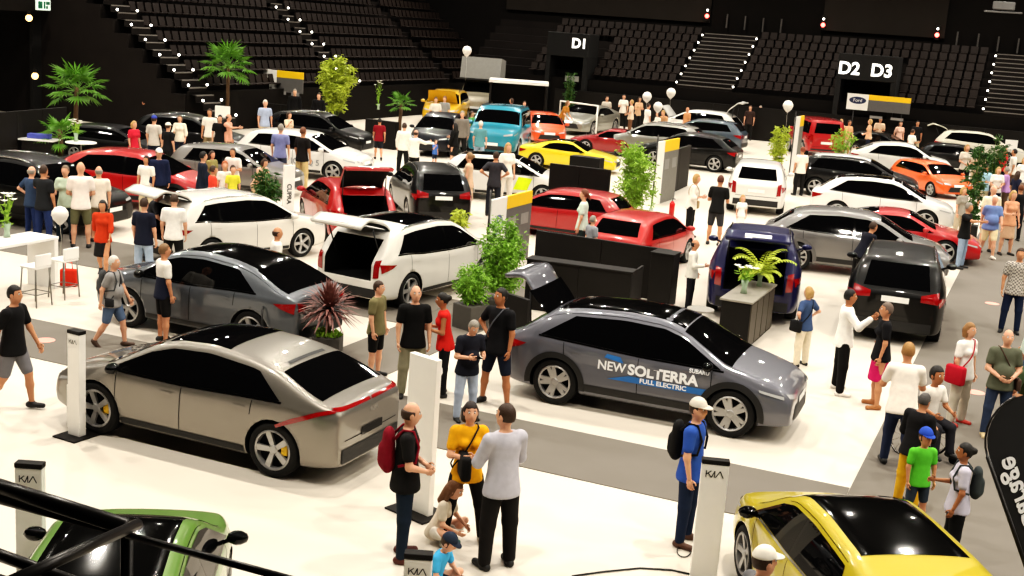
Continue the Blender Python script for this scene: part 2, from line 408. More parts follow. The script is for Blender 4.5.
    if k['rg'][0] == 'T': RG = ('T', topgrid(k['rg'][1], k['rg'][2], .09))
    else:
        z0, z1 = k['rg'][1:]; RG = ('B', strip2([(-W2*.66, z0), (W2*.66, z0)], [(-W2*.58, z1), (W2*.58, z1)], 10, 5))
    if not cavity:
        V, F = proj_grid(bvh, RG[0], RG[1], .006); part('rear_window', V, F, 'glass')
        G = strip2([(-W2*.64, .62), (W2*.64, .62)], [(-W2*.66, .90), (W2*.66, .90)], 8, 3)
        zp = .58 if kn == 'ev6' else (.86 if kn == 'forester' else .72); V, F = proj_grid(bvh, 'B', strip2([(-.26, zp), (.26, zp)], [(-.26, zp+.11), (.26, zp+.11)], 3, 1), .012); part('number_plate', V, F, 'plate')
        V = []; F = []
        for pts in ([(-W2*.7, .60), (W2*.7, .60)], ):
            v, f = proj_grid(bvh, 'B', strip2(pts, [(p[0], p[1]+.012) for p in pts], 10, 1), .004); V += v; F += f
        part('tailgate_seam', V, F, 'seam')
    else:
        zl = .70; zt = hz
        G = strip2([(-W2*.68, zl), (W2*.68, zl)], [(-W2*.62, zt+.0), (W2*.62, zt+.0)], 10, 14)
        V, F = proj_grid(bvh, 'B', G, .0)
        if k['rg'][0] == 'T': ang = 82
        else: ang = 64 if kn == 'suv' else 84
        Mx = Matrix.Translation((hx, 0, hz+.05)) @ Matrix.Rotation(math.radians(ang), 4, 'Y') @ Matrix.Translation((-hx, 0, -hz))
        n = len(V); V2 = V+[(v[0]+.07, v[1]*.96, v[2]) for v in V]
        ed = {}
        for f in F:
            for p, q in zip(f, f[1:]+f[:1]): ed[(p, q)] = 1
        F2 = list(F)+[tuple(n+q for q in f[::-1]) for f in F]+[(q, p, n+p, n+q) for (p, q) in ed if (q, p) not in ed]
        me = part('tailgate', V2, F2, 'gate', True, Mx)
        me.materials.append(DARK)
        mi = [1 if len(F) <= i < 2*len(F) else 0 for i in range(len(F2))]; me.polygons.foreach_set('material_index', np.array(mi, dtype=np.int32))
        V, F = proj_grid(bvh, RG[0], RG[1], .008); out.append(('rear_window@tailgate', newmesh('rear_window', [tuple(Mx @ Vector(v)) for v in V], F, [WHITE], None, True), 'glass'))
        V, F = proj_grid(bvh, 'B', strip2([(-.26, .76), (.26, .76)], [(-.26, .87), (.26, .87)], 3, 1), .012)
        out.append(('number_plate@tailgate', newmesh('number_plate', [tuple(Mx @ Vector(v)) for v in V], F, [WHITE], None, True), 'plate'))
        q = MB()
        for sy in (-1, 1): q.tube([(x0+.35, sy*W2*.6, 1.05), (Mx @ Vector((x0+.3, sy*W2*.6, 1.1)))[:]], .014, 6)
        part('gas_strut', q.V, q.F, 'clad')
    # lamps
    zl = lerp(k['belt'], x0+.1)
    for sy in (-1, 1):
        G = strip2([(sy*W2*.60, zl-.16), (sy*W2*.80, zl-.15)], [(sy*W2*.55, zl-.05), (sy*W2*.80, zl+.0)], 6, 4)
        if kn == 'forester': G = strip2([(sy*W2*.50, zl-.10), (sy*W2*.84, zl-.12)], [(sy*W2*.50, zl+.02), (sy*W2*.84, zl+.10)], 6, 5)
        if kn in ('suv', 'jeep', 'niro'): G = strip2([(sy*W2*.68, zl-.30), (sy*W2*.82, zl-.28)], [(sy*W2*.70, zl+.05), (sy*W2*.82, zl+.08)], 4, 7)
        V, F = proj_grid(bvh, 'B', G, .012)
        d = 'L' if sy > 0 else 'R'
        v, f = proj_grid(bvh, d, strip2([(x0+.06, zl-.19), (x0+.30, zl-.10)], [(x0+.05, zl-.01), (x0+.42, zl-.03)], 5, 3), .012); b0 = len(V); V += v; F += [tuple(b0+q for q in t) for t in f]
        if kn == 'ev6':
            V, F = proj_grid(bvh, d, strip2([(x0+.04, 1.005), (x0+.28, .94), (x0+.62, .80), (x0+.86, .70)], [(x0+.04, 1.045), (x0+.30, .99), (x0+.64, .86), (x0+.88, .735)], 16, 2), .012)
            v, f = proj_grid(bvh, 'B', strip2([(sy*.02, 1.0), (sy*W2*.80, 1.0)], [(sy*.02, 1.035), (sy*W2*.80, 1.04)], 10, 2), .012); b0 = len(V); V += v; F += [tuple(b0+q for q in t) for t in f]
        part('tail_lamp', V, F, 'red')
        zf = lerp(k['top'], x1-.12)-.06
        V, F = proj_grid(bvh, 'F', strip2([(sy*W2*.48, zf-.10), (sy*W2*.80, zf-.06)], [(sy*W2*.48, zf-.05), (sy*W2*.80, zf+.0)], 6, 3), .012)
        v, f = proj_grid(bvh, d, strip2([(x1-.50, zf+.0), (x1-.14, zf-.08)], [(x1-.52, zf+.035), (x1-.15, zf-.035)], 5, 2), .012); b0 = len(V); V += v; F += [tuple(b0+q for q in t) for t in f]
        part('headlamp', V, F, 'lamp')
    V, F = proj_grid(bvh, 'F', strip2([(-W2*.62, .34), (W2*.62, .34)], [(-W2*.5, .56), (W2*.5, .56)], 8, 3), .010); part('grille', V, F, 'clad')
    V, F = proj_grid(bvh, 'B', strip2([(-W2*.76, .31), (W2*.76, .31)], [(-W2*.76, .50), (W2*.76, .50)], 10, 3), .012); part('rear_bumper', V, F, 'clad')
    V, F = proj_grid(bvh, 'F', strip2([(-.26, .56), (.26, .56)], [(-.26, .665), (.26, .665)], 3, 1), .014); part('number_plate', V, F, 'plate')
    if kn in ('suv', 'jeep', 'forester'):
        for sy in (-1, 1):
            q = MB(); pts = []
            for x in np.linspace(-1.6, .35, 9):
                w, z, _ = wr_at(k, x); pts.append((x, sy*(w-.06), z+.07 if -1.55 < x < .3 else z+.01))
            q.tube(pts, .018, 6); part('roof_rail', q.V, q.F, 'rail')
    # sample points for fitting
    vs = [tuple(v.co) for v in body.vertices]
    fit = vs[::max(1, len(vs)//260)]
    _cache[key] = (out, fit, (hx, hz)); return _cache[key]
def fit_car(fit, bbox, yaw, s0=None, lim=(.92, 1.22)):
    """ground position (and size, for far cars) from the outline's extent in the photo"""
    A = np.array(fit); c, s_ = math.cos(yaw), math.sin(yaw); A = np.stack([A[:, 0]*c-A[:, 1]*s_, A[:, 0]*s_+A[:, 1]*c, A[:, 2]], 1)
    x0, y0, x1, y1 = bbox; px = np.array([(x0+x1)/2, (y0+y1)/2+ (y1-y0)*.25]); s = s0 or 1.
    for _ in range(30):
        w = P(px[0], px[1]); Q = A*s+w; v = Q-C_O; d = v@C_FW
        X = 512+CAM_F*(v@C_R)/d; Y = 288-CAM_F*(v@C_U)/d
        if s0 is None:
            k = .6*(x1-x0)/(X.max()-X.min())+.4*(y1-y0)/(Y.max()-Y.min()); s = min(lim[1], max(lim[0], s*k**.5))
        px = px+.7*np.array([(x0+x1)/2-(X.max()+X.min())/2, .6*(y1-Y.max())+.4*(y0-Y.min())])
    return P(px[0], px[1]), s
CARS = []
def car(kn, label, col, yaw, bbox=None, at=None, wheel=None, scale=None, roof=None, sun=None, gate=False, metal=0., style='five', clad=None, arch=None, hood=False,
        handle=None, detail=None, sub=None, wtrim='black', mirror=None, cat='car', group=None, rail=CHROME, plate=PLATEW, lim=(.92, 1.22), name='car', rims=None):
    k = KIND[kn]; yaw = math.radians(yaw)
    big = bbox is None or (bbox[2]-bbox[0]) > 95
    detail = big if detail is None else detail; sub = (2 if big else 1) if sub is None else sub
    parts, fit, hinge = car_parts(kn, sub, gate, detail)
    s = scale or 1.
    if wheel is not None:
        which, wx, wy = wheel
        w = P(wx, wy); lx = (1 if 'f' in which else -1)*k['wb']/2; ly = (1 if 'l' in which else -1)*(k['W']/2-.06)
        pos = w-np.array([math.cos(yaw)*lx-math.sin(yaw)*ly, math.sin(yaw)*lx+math.cos(yaw)*ly, 0])*s
    elif at is not None: pos = np.array([at[0], at[1], 0.])
    else: pos, s = fit_car(fit, bbox, yaw, scale, lim)
    t = thing(name, label, cat, pos, yaw, group, s)
    pm = paint(col, metal); rm = paint(roof, metal) if roof and roof != 'black' else (GLOSSB if roof == 'black' else pm)
    role = {'wtrimb': GLOSSB, 'body': pm, 'glass': GLASS, 'wtrim': CHROME if wtrim == 'chrome' else GLOSSB, 'clad': clad or PLASTIC, 'arch': arch or pm, 'seam': DARK, 'handle': handle or pm,
            'mirror': mirror or (GLOSSB if roof == 'black' else pm), 'roofglass': sun or GLASS, 'roof': rm, 'gate': pm, 'red': REDL, 'lamp': LAMP, 'plate': plate, 'rail': rail}
    par = {}
    for nm, me, r in parts:
        if r == 'roofglass' and sun is None: continue
        if r == 'arch' and arch is None: continue
        if r == 'roof' and roof is None: continue
        nm, _, under = nm.partition('@')
        o = link(nm, me, par.get(under, t)); par.setdefault(nm, o)
        for i in range(len(o.material_slots)):
            if i == 0:
                o.material_slots[0].link = 'OBJECT'; o.material_slots[0].material = role[r]
    tm, rmsh = wheel_mesh(k['r'], style)
    for ax in (1, -1):
        for sy in (1, -1):
            o = link('wheel', tm, t, (ax*k['wb']/2, sy*(k['W']/2-.135), k['r']), 0 if sy > 0 else PI)
            r_ = link('rim', rmsh, o)
            if rims is not None: r_.material_slots[0].link = 'OBJECT'; r_.material_slots[0].material = rims
    if hood:
        q = MB(); a, b = k['ws'][1]+.02, k['L'][1]-.25
        w = k['W']/2*.78
        G = strip2([(0, -w), (0, w)], [(b-a, -w*.9), (b-a, w*.9)], 6, 6)
        V = [(p[0], p[1], .05*(1-(p[1]/w)**2)-.04*(p[0]/(b-a))**2) for row in G for p in row]; n = 7
        V2 = V+[(v[0], v[1], v[2]-.03) for v in V]; N = len(V)
        F = [(i*n+j, (i+1)*n+j, (i+1)*n+j+1, i*n+j+1) for i in range(n-1) for j in range(n-1)]
        q.add(V2, F+[tuple(N+i for i in f[::-1]) for f in F])
        Mx = Matrix.Translation((a, 0, lerp(k['top'], a)+.02)) @ Matrix.Rotation(math.radians(-52), 4, 'Y')
        q.V = [tuple(Mx @ Vector(v)) for v in q.V]; q.build('bonnet', [pm], t, True)
    CARS.append((t, kn, pos, yaw, s)); return t
def side_decal(t, kn, side, txt, x, z, size, m, align='LEFT', bold=0., sx=1., name='lettering'):
    parts = [v for kk, v in _cache.items() if kk[0] == kn][0]
    body = parts[0][0][1]
    bvh = BVHTree.FromPolygons([tuple(v.co) for v in body.vertices], [tuple(p.vertices) for p in body.polygons])
    V, F = textmesh(txt, size, 0, bold, align); out = []
    sg = 1 if side == 'R' else -1
    for v in V:
        a, b = x+sg*v[0]*sx, z+v[1]; h = bvh.ray_cast(Vector(DIRS[side][1](a, b)), Vector(DIRS[side][0]))
        y = h[0].y if h[0] is not None else (-1 if side == 'R' else 1)*KIND[kn]['W']/2
        out.append((a, y+(-1 if side == 'R' else 1)*.012, b))
    return link(name, newmesh(name, out, F, [m], None, False), t)
# ------------------------------------------------------------------ people: smooth distance-field bodies meshed by surface nets
def snets(Fv, org, h):
    S = Fv < 0; nx, ny, nz = Fv.shape
    if not S.any(): return np.zeros((0, 3)), np.zeros((0, 4), int)
    cs = [(i, j, k) for i in (0, 1) for j in (0, 1) for k in (0, 1)]
    sl = lambda A, c: A[c[0]:nx-1+c[0], c[1]:ny-1+c[1], c[2]:nz-1+c[2]]
    cnt = sum(sl(S, c).astype(np.int8) for c in cs); mask = (cnt > 0) & (cnt < 8)
    ii = np.argwhere(mask); idx = -np.ones(mask.shape, int); idx[mask] = np.arange(len(ii))
    val = {c: sl(Fv, c)[mask] for c in cs}
    acc = np.zeros((len(ii), 3)); n = np.zeros(len(ii))
    for a in cs:
        for ax in range(3):
            if a[ax] == 0:
                b = list(a); b[ax] = 1; b = tuple(b); va, vb = val[a], val[b]; cr = (va < 0) != (vb < 0)
                t = np.where(cr, va/(va-vb+1e-12), 0)
                p = np.array(a, float)[None, :].repeat(len(ii), 0); p[:, ax] += t
                acc[cr] += p[cr]; n[cr] += 1
    V = org+h*(ii+acc/n[:, None]); Q = []
    for ax in range(3):
        o = [a for a in range(3) if a != ax]
        A = S.take(range(0, S.shape[ax]-1), ax); B = S.take(range(1, S.shape[ax]), ax)
        e = A != B
        w = np.argwhere(e); w = w[(w[:, o[0]] > 0) & (w[:, o[1]] > 0) & (w[:, o[0]] < S.shape[o[0]]-1) & (w[:, o[1]] < S.shape[o[1]]-1)]
        if not len(w): continue
        fl = A[tuple(w.T)]
        def cell(d0, d1):
            c = w.copy(); c[:, o[0]] += d0; c[:, o[1]] += d1; return idx[tuple(c.T)]
        q = np.stack([cell(-1, -1), cell(0, -1), cell(0, 0), cell(-1, 0)], 1)
        if ax == 1: fl = ~fl
        q[~fl] = q[~fl][:, ::-1]; Q.append(q)
    Q = np.concatenate(Q); Q = Q[(Q >= 0).all(1)]
    return V, Q
def nrm(v): v = np.array(v, float); return v/(np.linalg.norm(v)+1e-9)
def cone(a, b, ra, rb, sx=1., fr=None):  # round cone, optional flattening sx along body-forward axis fr
    return ('c', np.array(a, float), np.array(b, float), ra, rb, sx, fr)
def ell(c, r, R=None): return ('e', np.array(c, float), np.array(r, float), R)
def prim_d(p, X):
    if p[0] == 'c':
        _, a, b, ra, rb, sx, fr = p; q = X-a; ab = b-a
        if sx != 1.:
            f = nrm(fr); q = q+f*((q@f)*(1/sx-1))[..., None]; ab = ab+f*((ab@f)*(1/sx-1))
        t = np.clip((q@ab)/(ab@ab+1e-9), 0, 1)
        return np.linalg.norm(q-t[..., None]*ab, axis=-1)-(ra+(rb-ra)*t)
    _, c, r, R = p; q = X-c
    if R is not None: q = q@R
    k0 = np.linalg.norm(q/r, axis=-1); k1 = np.linalg.norm(q/(r*r), axis=-1)
    return k0*(k0-1)/(k1+1e-9)
def pbox(p):
    if p[0] == 'c': m = max(p[3], p[4]); return np.minimum(p[1], p[2])-m, np.maximum(p[1], p[2])+m
    m = max(p[2]); return p[1]-m, p[1]+m
def field(groups, vox, clip=None):
    """groups: list of (prims, smooth k); hard-unioned softly together"""
    allp = [p for p in groups]
    lo = np.min([pbox(p)[0] for p in allp], 0)-3*vox; hi = np.max([pbox(p)[1] for p in allp], 0)+3*vox
    n = np.ceil((hi-lo)/vox).astype(int)+1
    ax = [lo[i]+vox*np.arange(n[i]) for i in range(3)]
    D = np.full(tuple(n), 9.)
    for p in allp:
        a, b = pbox(p); k = .03
        i0 = np.maximum(0, np.floor((a-.06-lo)/vox).astype(int)); i1 = np.minimum(n, np.ceil((b+.06-lo)/vox).astype(int)+1)
        s = tuple(slice(i0[i], i1[i]) for i in range(3))
        X = np.stack(np.meshgrid(*[ax[i][s[i]] for i in range(3)], indexing='ij'), -1)
        d = prim_d(p, X); o = D[s]
        h = np.clip(.5+.5*(o-d)/k, 0, 1); D[s] = o*(1-h)+d*h-k*h*(1-h)
    if clip is not None:
        X = np.stack(np.meshgrid(*ax, indexing='ij'), -1); D = clip(D, X)
    return snets(D, lo, vox)
POSE = {  # left upper arm, left forearm, right upper arm, right forearm (forward, outward, up); legs; bend
 'stand': ((.03, .20, -1), (.22, .02, -1), (.03, .20, -1), (.22, .02, -1), 'stand', 0),
 'walk': ((.40, .16, -1), (.65, 0, -1), (-.40, .16, -1), (-.05, .05, -1), 'walk', .04),
 'hip': ((-.25, .75, -.8), (.40, -.75, -.55), (-.25, .75, -.8), (.40, -.75, -.55), 'stand', 0),
 'hip1': ((.03, .2, -1), (.22, .02, -1), (-.25, .75, -.8), (.40, -.75, -.55), 'stand', 0),
 'phone': ((.15, .22, -1), (1, -.45, .25), (.15, .22, -1), (1, -.45, .25), 'stand', .10),
 'cross': ((.35, .25, -1), (.75, -.95, .12), (.35, .25, -1), (.75, -.95, .02), 'stand', 0),
 'clasp': ((.12, .22, -1), (.72, -.55, -.35), (.12, .22, -1), (.72, -.55, -.35), 'stand', 0),
 'behind': ((-.30, .22, -1), (-.35, -.55, -.8), (-.30, .22, -1), (-.35, -.55, -.8), 'stand', 0),
 'pocket': ((-.18, .30, -1), (.45, -.10, -1), (-.18, .30, -1), (.45, -.10, -1), 'stand', 0),
 'lean': ((.55, .22, -.8), (.95, -.2, -.35), (.55, .22, -.8), (.95, -.2, -.35), 'stand', .42),
 'point': ((.03, .20, -1), (.22, .02, -1), (.85, .25, -.25), (1, .05, .15), 'stand', .02),
 'wave': ((.03, .20, -1), (.22, .02, -1), (.45, .35, -.6), (.75, .1, .75), 'stand', 0),
 'hold': ((.05, .25, -1), (.35, .0, -1), (.25, .22, -1), (1, -.35, .1), 'stand', 0),
 'face': ((.5, .5, -.45), (.2, -.9, .9), (.03, .20, -1), (.22, .02, -1), 'stand', 0),
 'sit': ((.45, .3, -.8), (.9, -.35, -.15), (.45, .3, -.8), (.9, -.35, -.15), 'floor', .32),
 'chair': ((.35, .25, -.9), (.9, -.2, -.1), (.35, .25, -.9), (.9, -.2, -.1), 'chair', .12),
 'push': ((.5, .25, -.8), (.9, -.05, .05), (.5, .25, -.8), (.9, -.05, .05), 'walk', .2),
 'crouch': ((.6, .3, -.5), (.9, -.3, .1), (.6, .3, -.5), (.9, -.3, .1), 'crouch', .45),
}
LEGS = {  # (thigh L, shin L, thigh R, shin R)
 'stand': ((.02, .10, -1), (-.03, .04, -1), (.02, .10, -1), (-.03, .04, -1)),
 'wide': ((.02, .22, -1), (-.03, .12, -1), (.02, .22, -1), (-.03, .12, -1)),
 'walk': ((.42, .04, -1), (.10, .02, -1), (-.18, .04, -1), (-.62, .02, -1)),
 'floor': ((.80, .62, .25), (-.25, -.9, -.45), (.80, .62, .25), (-.25, -.9, -.35)),
 'chair': ((1, .15, -.12), (.1, .02, -1), (1, .15, -.12), (.1, .02, -1)),
 'crouch': ((.85, .25, .25), (-.45, .0, -1), (.55, .2, -.75), (-1, 0, -.3)),
}
def _plaid():
    m = mat('cloth plaid', '#c9c0b2', .85, bump=.1); nt = m.node_tree; ck = nt.nodes.new('ShaderNodeTexChecker'); ck.inputs['Scale'].default_value = 28
    ck.inputs['Color1'].default_value = (.55, .5, .43, 1); ck.inputs['Color2'].default_value = (.16, .145, .135, 1)
    nt.links.new(nt.nodes['Texture Coordinate'].outputs['Object'], ck.inputs['Vector']); nt.links.new(ck.outputs['Color'], nt.nodes['Principled BSDF'].inputs['Base Color'])
_plaid()
SK = {'l': '#d8a184', 'm': '#c58b69', 't': '#a9714e', 'd': '#6a4630'}
PEOPLE = []
def person(label, pos, yaw, H=1.75, pose='stand', top=('tee', '#222222'), bot=('jeans', '#27303f'), hair=('short', '#2a1c12'), sk='l', fem=False, shoes='#1a1a1a', look=0., nod=0., child=False,
           vox=.016, legs=None, fat=1., socks=None, name='person', group=None, lift=0.):
    s = H/1.75; hd = 1.0 if not child else 1.28
    La, Lf, Ra, Rf, lg, bend = POSE[pose]; lg = legs or lg
    fw = np.array([1., 0, 0]); lf = np.array([0, 1., 0]); up = np.array([0, 0, 1.])
    bend = bend; T = nrm((math.sin(bend), 0, math.cos(bend))); TF = nrm((math.cos(bend), 0, -math.sin(bend)))
    pel = np.array([0, 0, .93]); sw = .165 if fem else .185; hw = .095 if fem else .09
    ch = pel+.36*T; nb = pel+.525*T; shz = pel+.475*T
    lv = lambda v, sg: nrm(v[0]*TF+v[1]*sg*lf+v[2]*T)
    J = {}
    for sg, ua, fa, nm in ((1, La, Lf, 'L'), (-1, Ra, Rf, 'R')):
        S = shz+lf*sg*sw; E = S+.285*lv(ua, sg); W = E+.25*lv(fa, sg); J[nm] = (S, E, W, lv(fa, sg))
    K = {}
    for sg, nm, th, sn in ((1, 'L', LEGS[lg][0], LEGS[lg][1]), (-1, 'R', LEGS[lg][2], LEGS[lg][3])):
        h0 = pel+lf*sg*hw+up*-.03; kn = h0+.42*nrm((th[0], th[1]*sg, th[2])); an = kn+.415*nrm((sn[0], sn[1]*sg, sn[2]))
        fd = nrm((1, .18*sg, 0))
        if lg == 'walk' and sn[0] < -.3: fd = nrm((.75, .1*sg, -.66))
        if lg == 'floor': fd = nrm((.5, -.3*sg, -.3))
        K[nm] = (h0, kn, an, fd)
    low = min(min(k[2][2]-.085, (k[2]+.15*k[3])[2]-.04) for k in K.values())
    if lg == 'floor': low = min(low, pel[2]-.13)
    sh = np.array([0, 0, -low]); mv = lambda *a: [x+sh for x in a]
    pel, ch, nb, shz = mv(pel, ch, nb, shz)
    for d in (J, K):
        for n in d: d[n] = tuple(mv(*d[n][:3]))+(d[n][3],)
    # head frame
    cy, sy = math.cos(look), math.sin(look); cn, sn_ = math.cos(nod+bend*.35), math.sin(nod+bend*.35)
    hf = np.array([cy*cn, sy*cn, -sn_]); hl = np.array([-sy, cy, 0]); hu = np.cross(hf, hl); RH = np.stack([hf, hl, hu], 1)
    hc = nb+.085*T+.105*hu*hd+.015*hf; HH = lambda a, b, c: hc+(a*hf+b*hl+c*hu)*hd
    f_ = fat
    torso = [cone(pel+up*.0, pel+.17*T, (.155 if fem else .145)*f_, (.125 if fem else .135)*f_, .70, TF), cone(pel+.17*T, ch+.05*T, (.125 if fem else .138)*f_, (.145 if fem else .16), .68, TF),
             cone(J['L'][0]-lf*.03, J['R'][0]+lf*.03, .062, .062)]
    if fem: torso += [ell(ch+TF*.075+lf*.065-T*.01, (.06, .065, .06)), ell(ch+TF*.075-lf*.065-T*.01, (.06, .065, .06))]
    elif fat > 1.05: torso += [ell(pel+.16*T+TF*.06, (.13*f_, .14*f_, .16))]
    am = .9 if fem else 1.
    arms = [cone(J[n][0], J[n][1], .052*am, .041*am) for n in 'LR']; fore = [cone(J[n][1], J[n][2], .042*am, .027*am) for n in 'LR']
    thigh = [cone(K[n][0], K[n][1], .088*f_**.5, .058) for n in 'LR']; shin = [cone(K[n][1], K[n][1]*.6+K[n][2]*.4, .056, .056) for n in 'LR']+[cone(K[n][1]*.6+K[n][2]*.4, K[n][2], .056, .036) for n in 'LR']
    feet = [cone(K[n][2]-up*.045-K[n][3]*.03, K[n][2]-up*.05+K[n][3]*.15, .036, .030) for n in 'LR']
    headp = [cone(nb-.02*T, hc-.03*hu, .054*am, .05), ell(HH(0, 0, .01), np.array((.096, .076, .118))*hd, RH), ell(HH(.028, 0, -.06), np.array((.062, .056, .062))*hd, RH), ell(HH(.1, 0, -.012), np.array((.02, .015, .028))*hd, RH),
             ell(HH(0, .078, -.005), np.array((.022, .011, .033))*hd, RH), ell(HH(0, -.078, -.005), np.array((.022, .011, .033))*hd, RH)]
    V, Q = field(torso+arms+fore+thigh+shin+feet+headp, vox)
    mb = MB(); mb.add(V.tolist(), Q.tolist())
    # hands: palm, four bent fingers, thumb leaving the side of the palm
    for n, sg in (('L', 1), ('R', -1)):
        W, fd = J[n][2], J[n][3]; inn = nrm(-sg*lf-fd*(-sg*lf@fd)) if abs(fd[1]) < .85 else nrm(-up-fd*(-up@fd))
        thd = np.cross(fd, inn)*sg
        if thd@TF < 0 and abs(fd[2]) > .6: thd = -thd
        if abs(fd[2]) <= .6 and thd[2] < 0: thd = -thd
        R = np.stack([fd, thd, inn], 1); mb.ball(W+fd*.045, np.array((.055, .042, .018))*am, 8, 5, R)
        for i, ln in enumerate((.068, .078, .073, .056)):
            b0 = W+fd*.078+thd*(.030-.020*i)*am
            mb.tube([b0, b0+fd*ln*.5+inn*.008, b0+fd*ln*.8+inn*.028, b0+fd*ln*.9+inn*.045], [.0095, .0088, .008, .006], 5)
        b0 = W+fd*.025+thd*.035*am; mb.tube([b0, b0+fd*.03+thd*.028+inn*.008, b0+fd*.062+thd*.030+inn*.020], [.012, .0105, .008], 5)
    m0 = len(mb.F)
    # face
    if vox < .02:
        mb.m = 1
        for b in (1, -1): mb.ball(HH(.083, b*.032, .022), (.014*hd,)*3, 6, 4)
        mb.m = 2
        for b in (1, -1): mb.ball(HH(.094, b*.032, .022), (.0075*hd,)*3, 6, 4); mb.ball(HH(.085, b*.033, .043), np.array((.008, .02, .005))*hd, 6, 4, RH)
        mb.m = 3; mb.ball(HH(.083, 0, -.055), np.array((.010, .024, .007))*hd, 8, 4, RH)
    root = thing(name, label, 'person', pos, yaw, group, s)
    if lift: root.location.z += lift
    hm = hairm(hair[1])
    mb.build('body', [skin(SK.get(sk, sk)), mat('eye white', (.8, .78, .75), .3), hm if hair[0] != 'none' else hairm('#33241a'), mat('lips', '#8d4a3e', .5)], root, True, fix=False)
    # garments
    kind, c = top[0], top[1]; o = .016
    if kind != 'none':
        hem = pel-(.10 if kind not in ('tank',) else .06)*T
        g = [cone(pel-.09*T if kind != 'crop' else pel+.05*T, pel+.17*T, (.198 if fem else .200)*f_**.6+.006, (.128 if fem else .142)*f_+o, .80, TF), cone(pel+.17*T, ch+.05*T, (.128 if fem else .142)*f_+o, (.148 if fem else .162)+o, .70, TF)]
        g += [p if p[0] == 'c' else ell(p[1], p[2]+o) for p in torso[3:]]
        g.append(cone(J['L'][0]-lf*.02, J['R'][0]+lf*.02, .062+o*.7, .062+o*.7))
        fr = {'tee': .62, 'tank': 0, 'long': 1, 'half': 1., 'crop': .5, 'polo': .6, 'jacket': 1}[kind]
        for n in 'LR':
            S, E, W = J[n][:3]
            if fr: g.append(cone(S, S+(E-S)*min(fr, 1), .056+o, (.050 if fr < 1 else .045)+o))
            if kind in ('long', 'jacket'): g.append(cone(E, E+(W-E)*.93, .045+o, .034+o))
            if kind == 'half': g.append(cone(E, E+(W-E)*.3, .045+o, .045+o))
        if kind == 'jacket': g = [cone(p[1], p[2], p[3]+.012, p[4]+.012, p[5], p[6]) if p[0] == 'c' else p for p in g]
        if kind == 'polo' or kind == 'long': g.append(cone(nb-.005*T, nb+.02*T, .066, .062))
        hz = pel-.13*T
        def cl(D, X):
            D = np.maximum(D, -((X-hz)@T))
            return np.maximum(D, (X-(nb+.028*T))@T-.0)
        V, Q = field(g, vox, cl)
        nm = {'tee': 't_shirt', 'tank': 'tank_top', 'long': 'shirt', 'half': 'blouse', 'crop': 't_shirt', 'polo': 'polo_shirt', 'jacket': 'jacket'}[kind]
        q = MB(); q.add(V.tolist(), Q.tolist()); ms = [cloth(c)]
        ob = q.build(nm, ms, root, True, fix=False)
        if len(top) > 2 and ob:   # second colour: lower part of the shirt
            ob.data.materials.append(cloth(top[2])); zs_ = pel[2]+.27
            ob.data.polygons.foreach_set('material_index', np.array([1 if p.center.z < zs_ else 0 for p in ob.data.polygons], dtype=np.int32))
    kind, c = bot[0], bot[1]; q = MB()
    wst = [cone(pel+.06*T, pel-.02*up, (.15 if fem else .148)*f_, (.158 if fem else .152)*f_, .74, TF)]
    if kind in ('jeans', 'trousers', 'shorts', 'loose'):
        r0 = .014 if kind == 'jeans' else .024
        for n in 'LR':
            h0, kn, an = K[n][:3]
            if kind == 'shorts': wst.append(cone(h0+(kn-h0)*.16, h0+(kn-h0)*.88, .094*f_**.5+.016, .082))
            else:
                wst.append(cone(h0+(kn-h0)*.16, kn, .092*f_**.5+r0*.6, .062+r0)); wst.append(cone(kn, kn+(an-kn)*.98, .060+r0, .044+r0))
        V, Q = field(wst, vox, lambda D, X: np.maximum(D, (X-(pel+.10*T))@T)); nm = {'jeans': 'jeans', 'shorts': 'shorts'}.get(kind, 'trousers')
    else:
        kn = (K['L'][1]+K['R'][1])/2; ln = .95 if kind == 'skirt' else .6
        wst.append(cone(pel-.04*up, pel*(1-ln)+kn*ln-up*.02, .165, .20, .80, fw)); zl = (pel*(1-ln)+kn*ln)[2]-.05
        V, Q = field(wst, vox, lambda D, X: np.maximum(np.maximum(D, (X-(pel+.10*T))@T), zl-X[..., 2])); nm = 'skirt'
    q.add(V.tolist(), Q.tolist()); q.build(nm, [cloth(c)], root, True, fix=False)
    # shoes
    for n in 'LR':
        an, fd = K[n][2], K[n][3]; q = MB()
        a = an-up*.047-fd*.045; b = an-up*.052+fd*.155
        V, Q = field([cone(a, b, .043, .038), cone(an-up*.02, a+fd*.05, .045, .045)], min(vox, .02)); zz = min(a[2], b[2])-.036
        V[:, 2] = np.maximum(V[:, 2], zz) if len(V) else V[:, 2]
        q.add(V.tolist(), Q.tolist()); q.build('shoe', [mat('shoe '+shoes, shoes, .6)], root, True, fix=False)
    # hair and headwear
    st = hair[0]; inv = lambda X: ((X-hc)@RH)/hd
    if st != 'none':
        g = [ell(HH(-.010, 0, .016), np.array((.104, .088, .124))*hd, RH)]
        if st in ('long',): g += [cone(HH(-.06, .03, -.02), HH(-.075, .04, -.20), .06*hd, .05*hd), cone(HH(-.06, -.03, -.02), HH(-.075, -.04, -.20), .06*hd, .05*hd), cone(HH(-.02, .075, .0), HH(-.01, .08, -.14), .035, .03), cone(HH(-.02, -.075, .0), HH(-.01, -.08, -.14), .035, .03)]
        if st == 'bob': g += [cone(HH(-.05, .045, -.0), HH(-.045, .055, -.09), .06*hd, .05*hd), cone(HH(-.05, -.045, -.0), HH(-.045, -.055, -.09), .06*hd, .05*hd)]
        if st == 'bun': g += [ell(HH(-.12, 0, .03), (.05, .05, .05))]
        if st == 'tail': g += [cone(HH(-.10, 0, .03), HH(-.15, 0, -.10), .035, .025)]
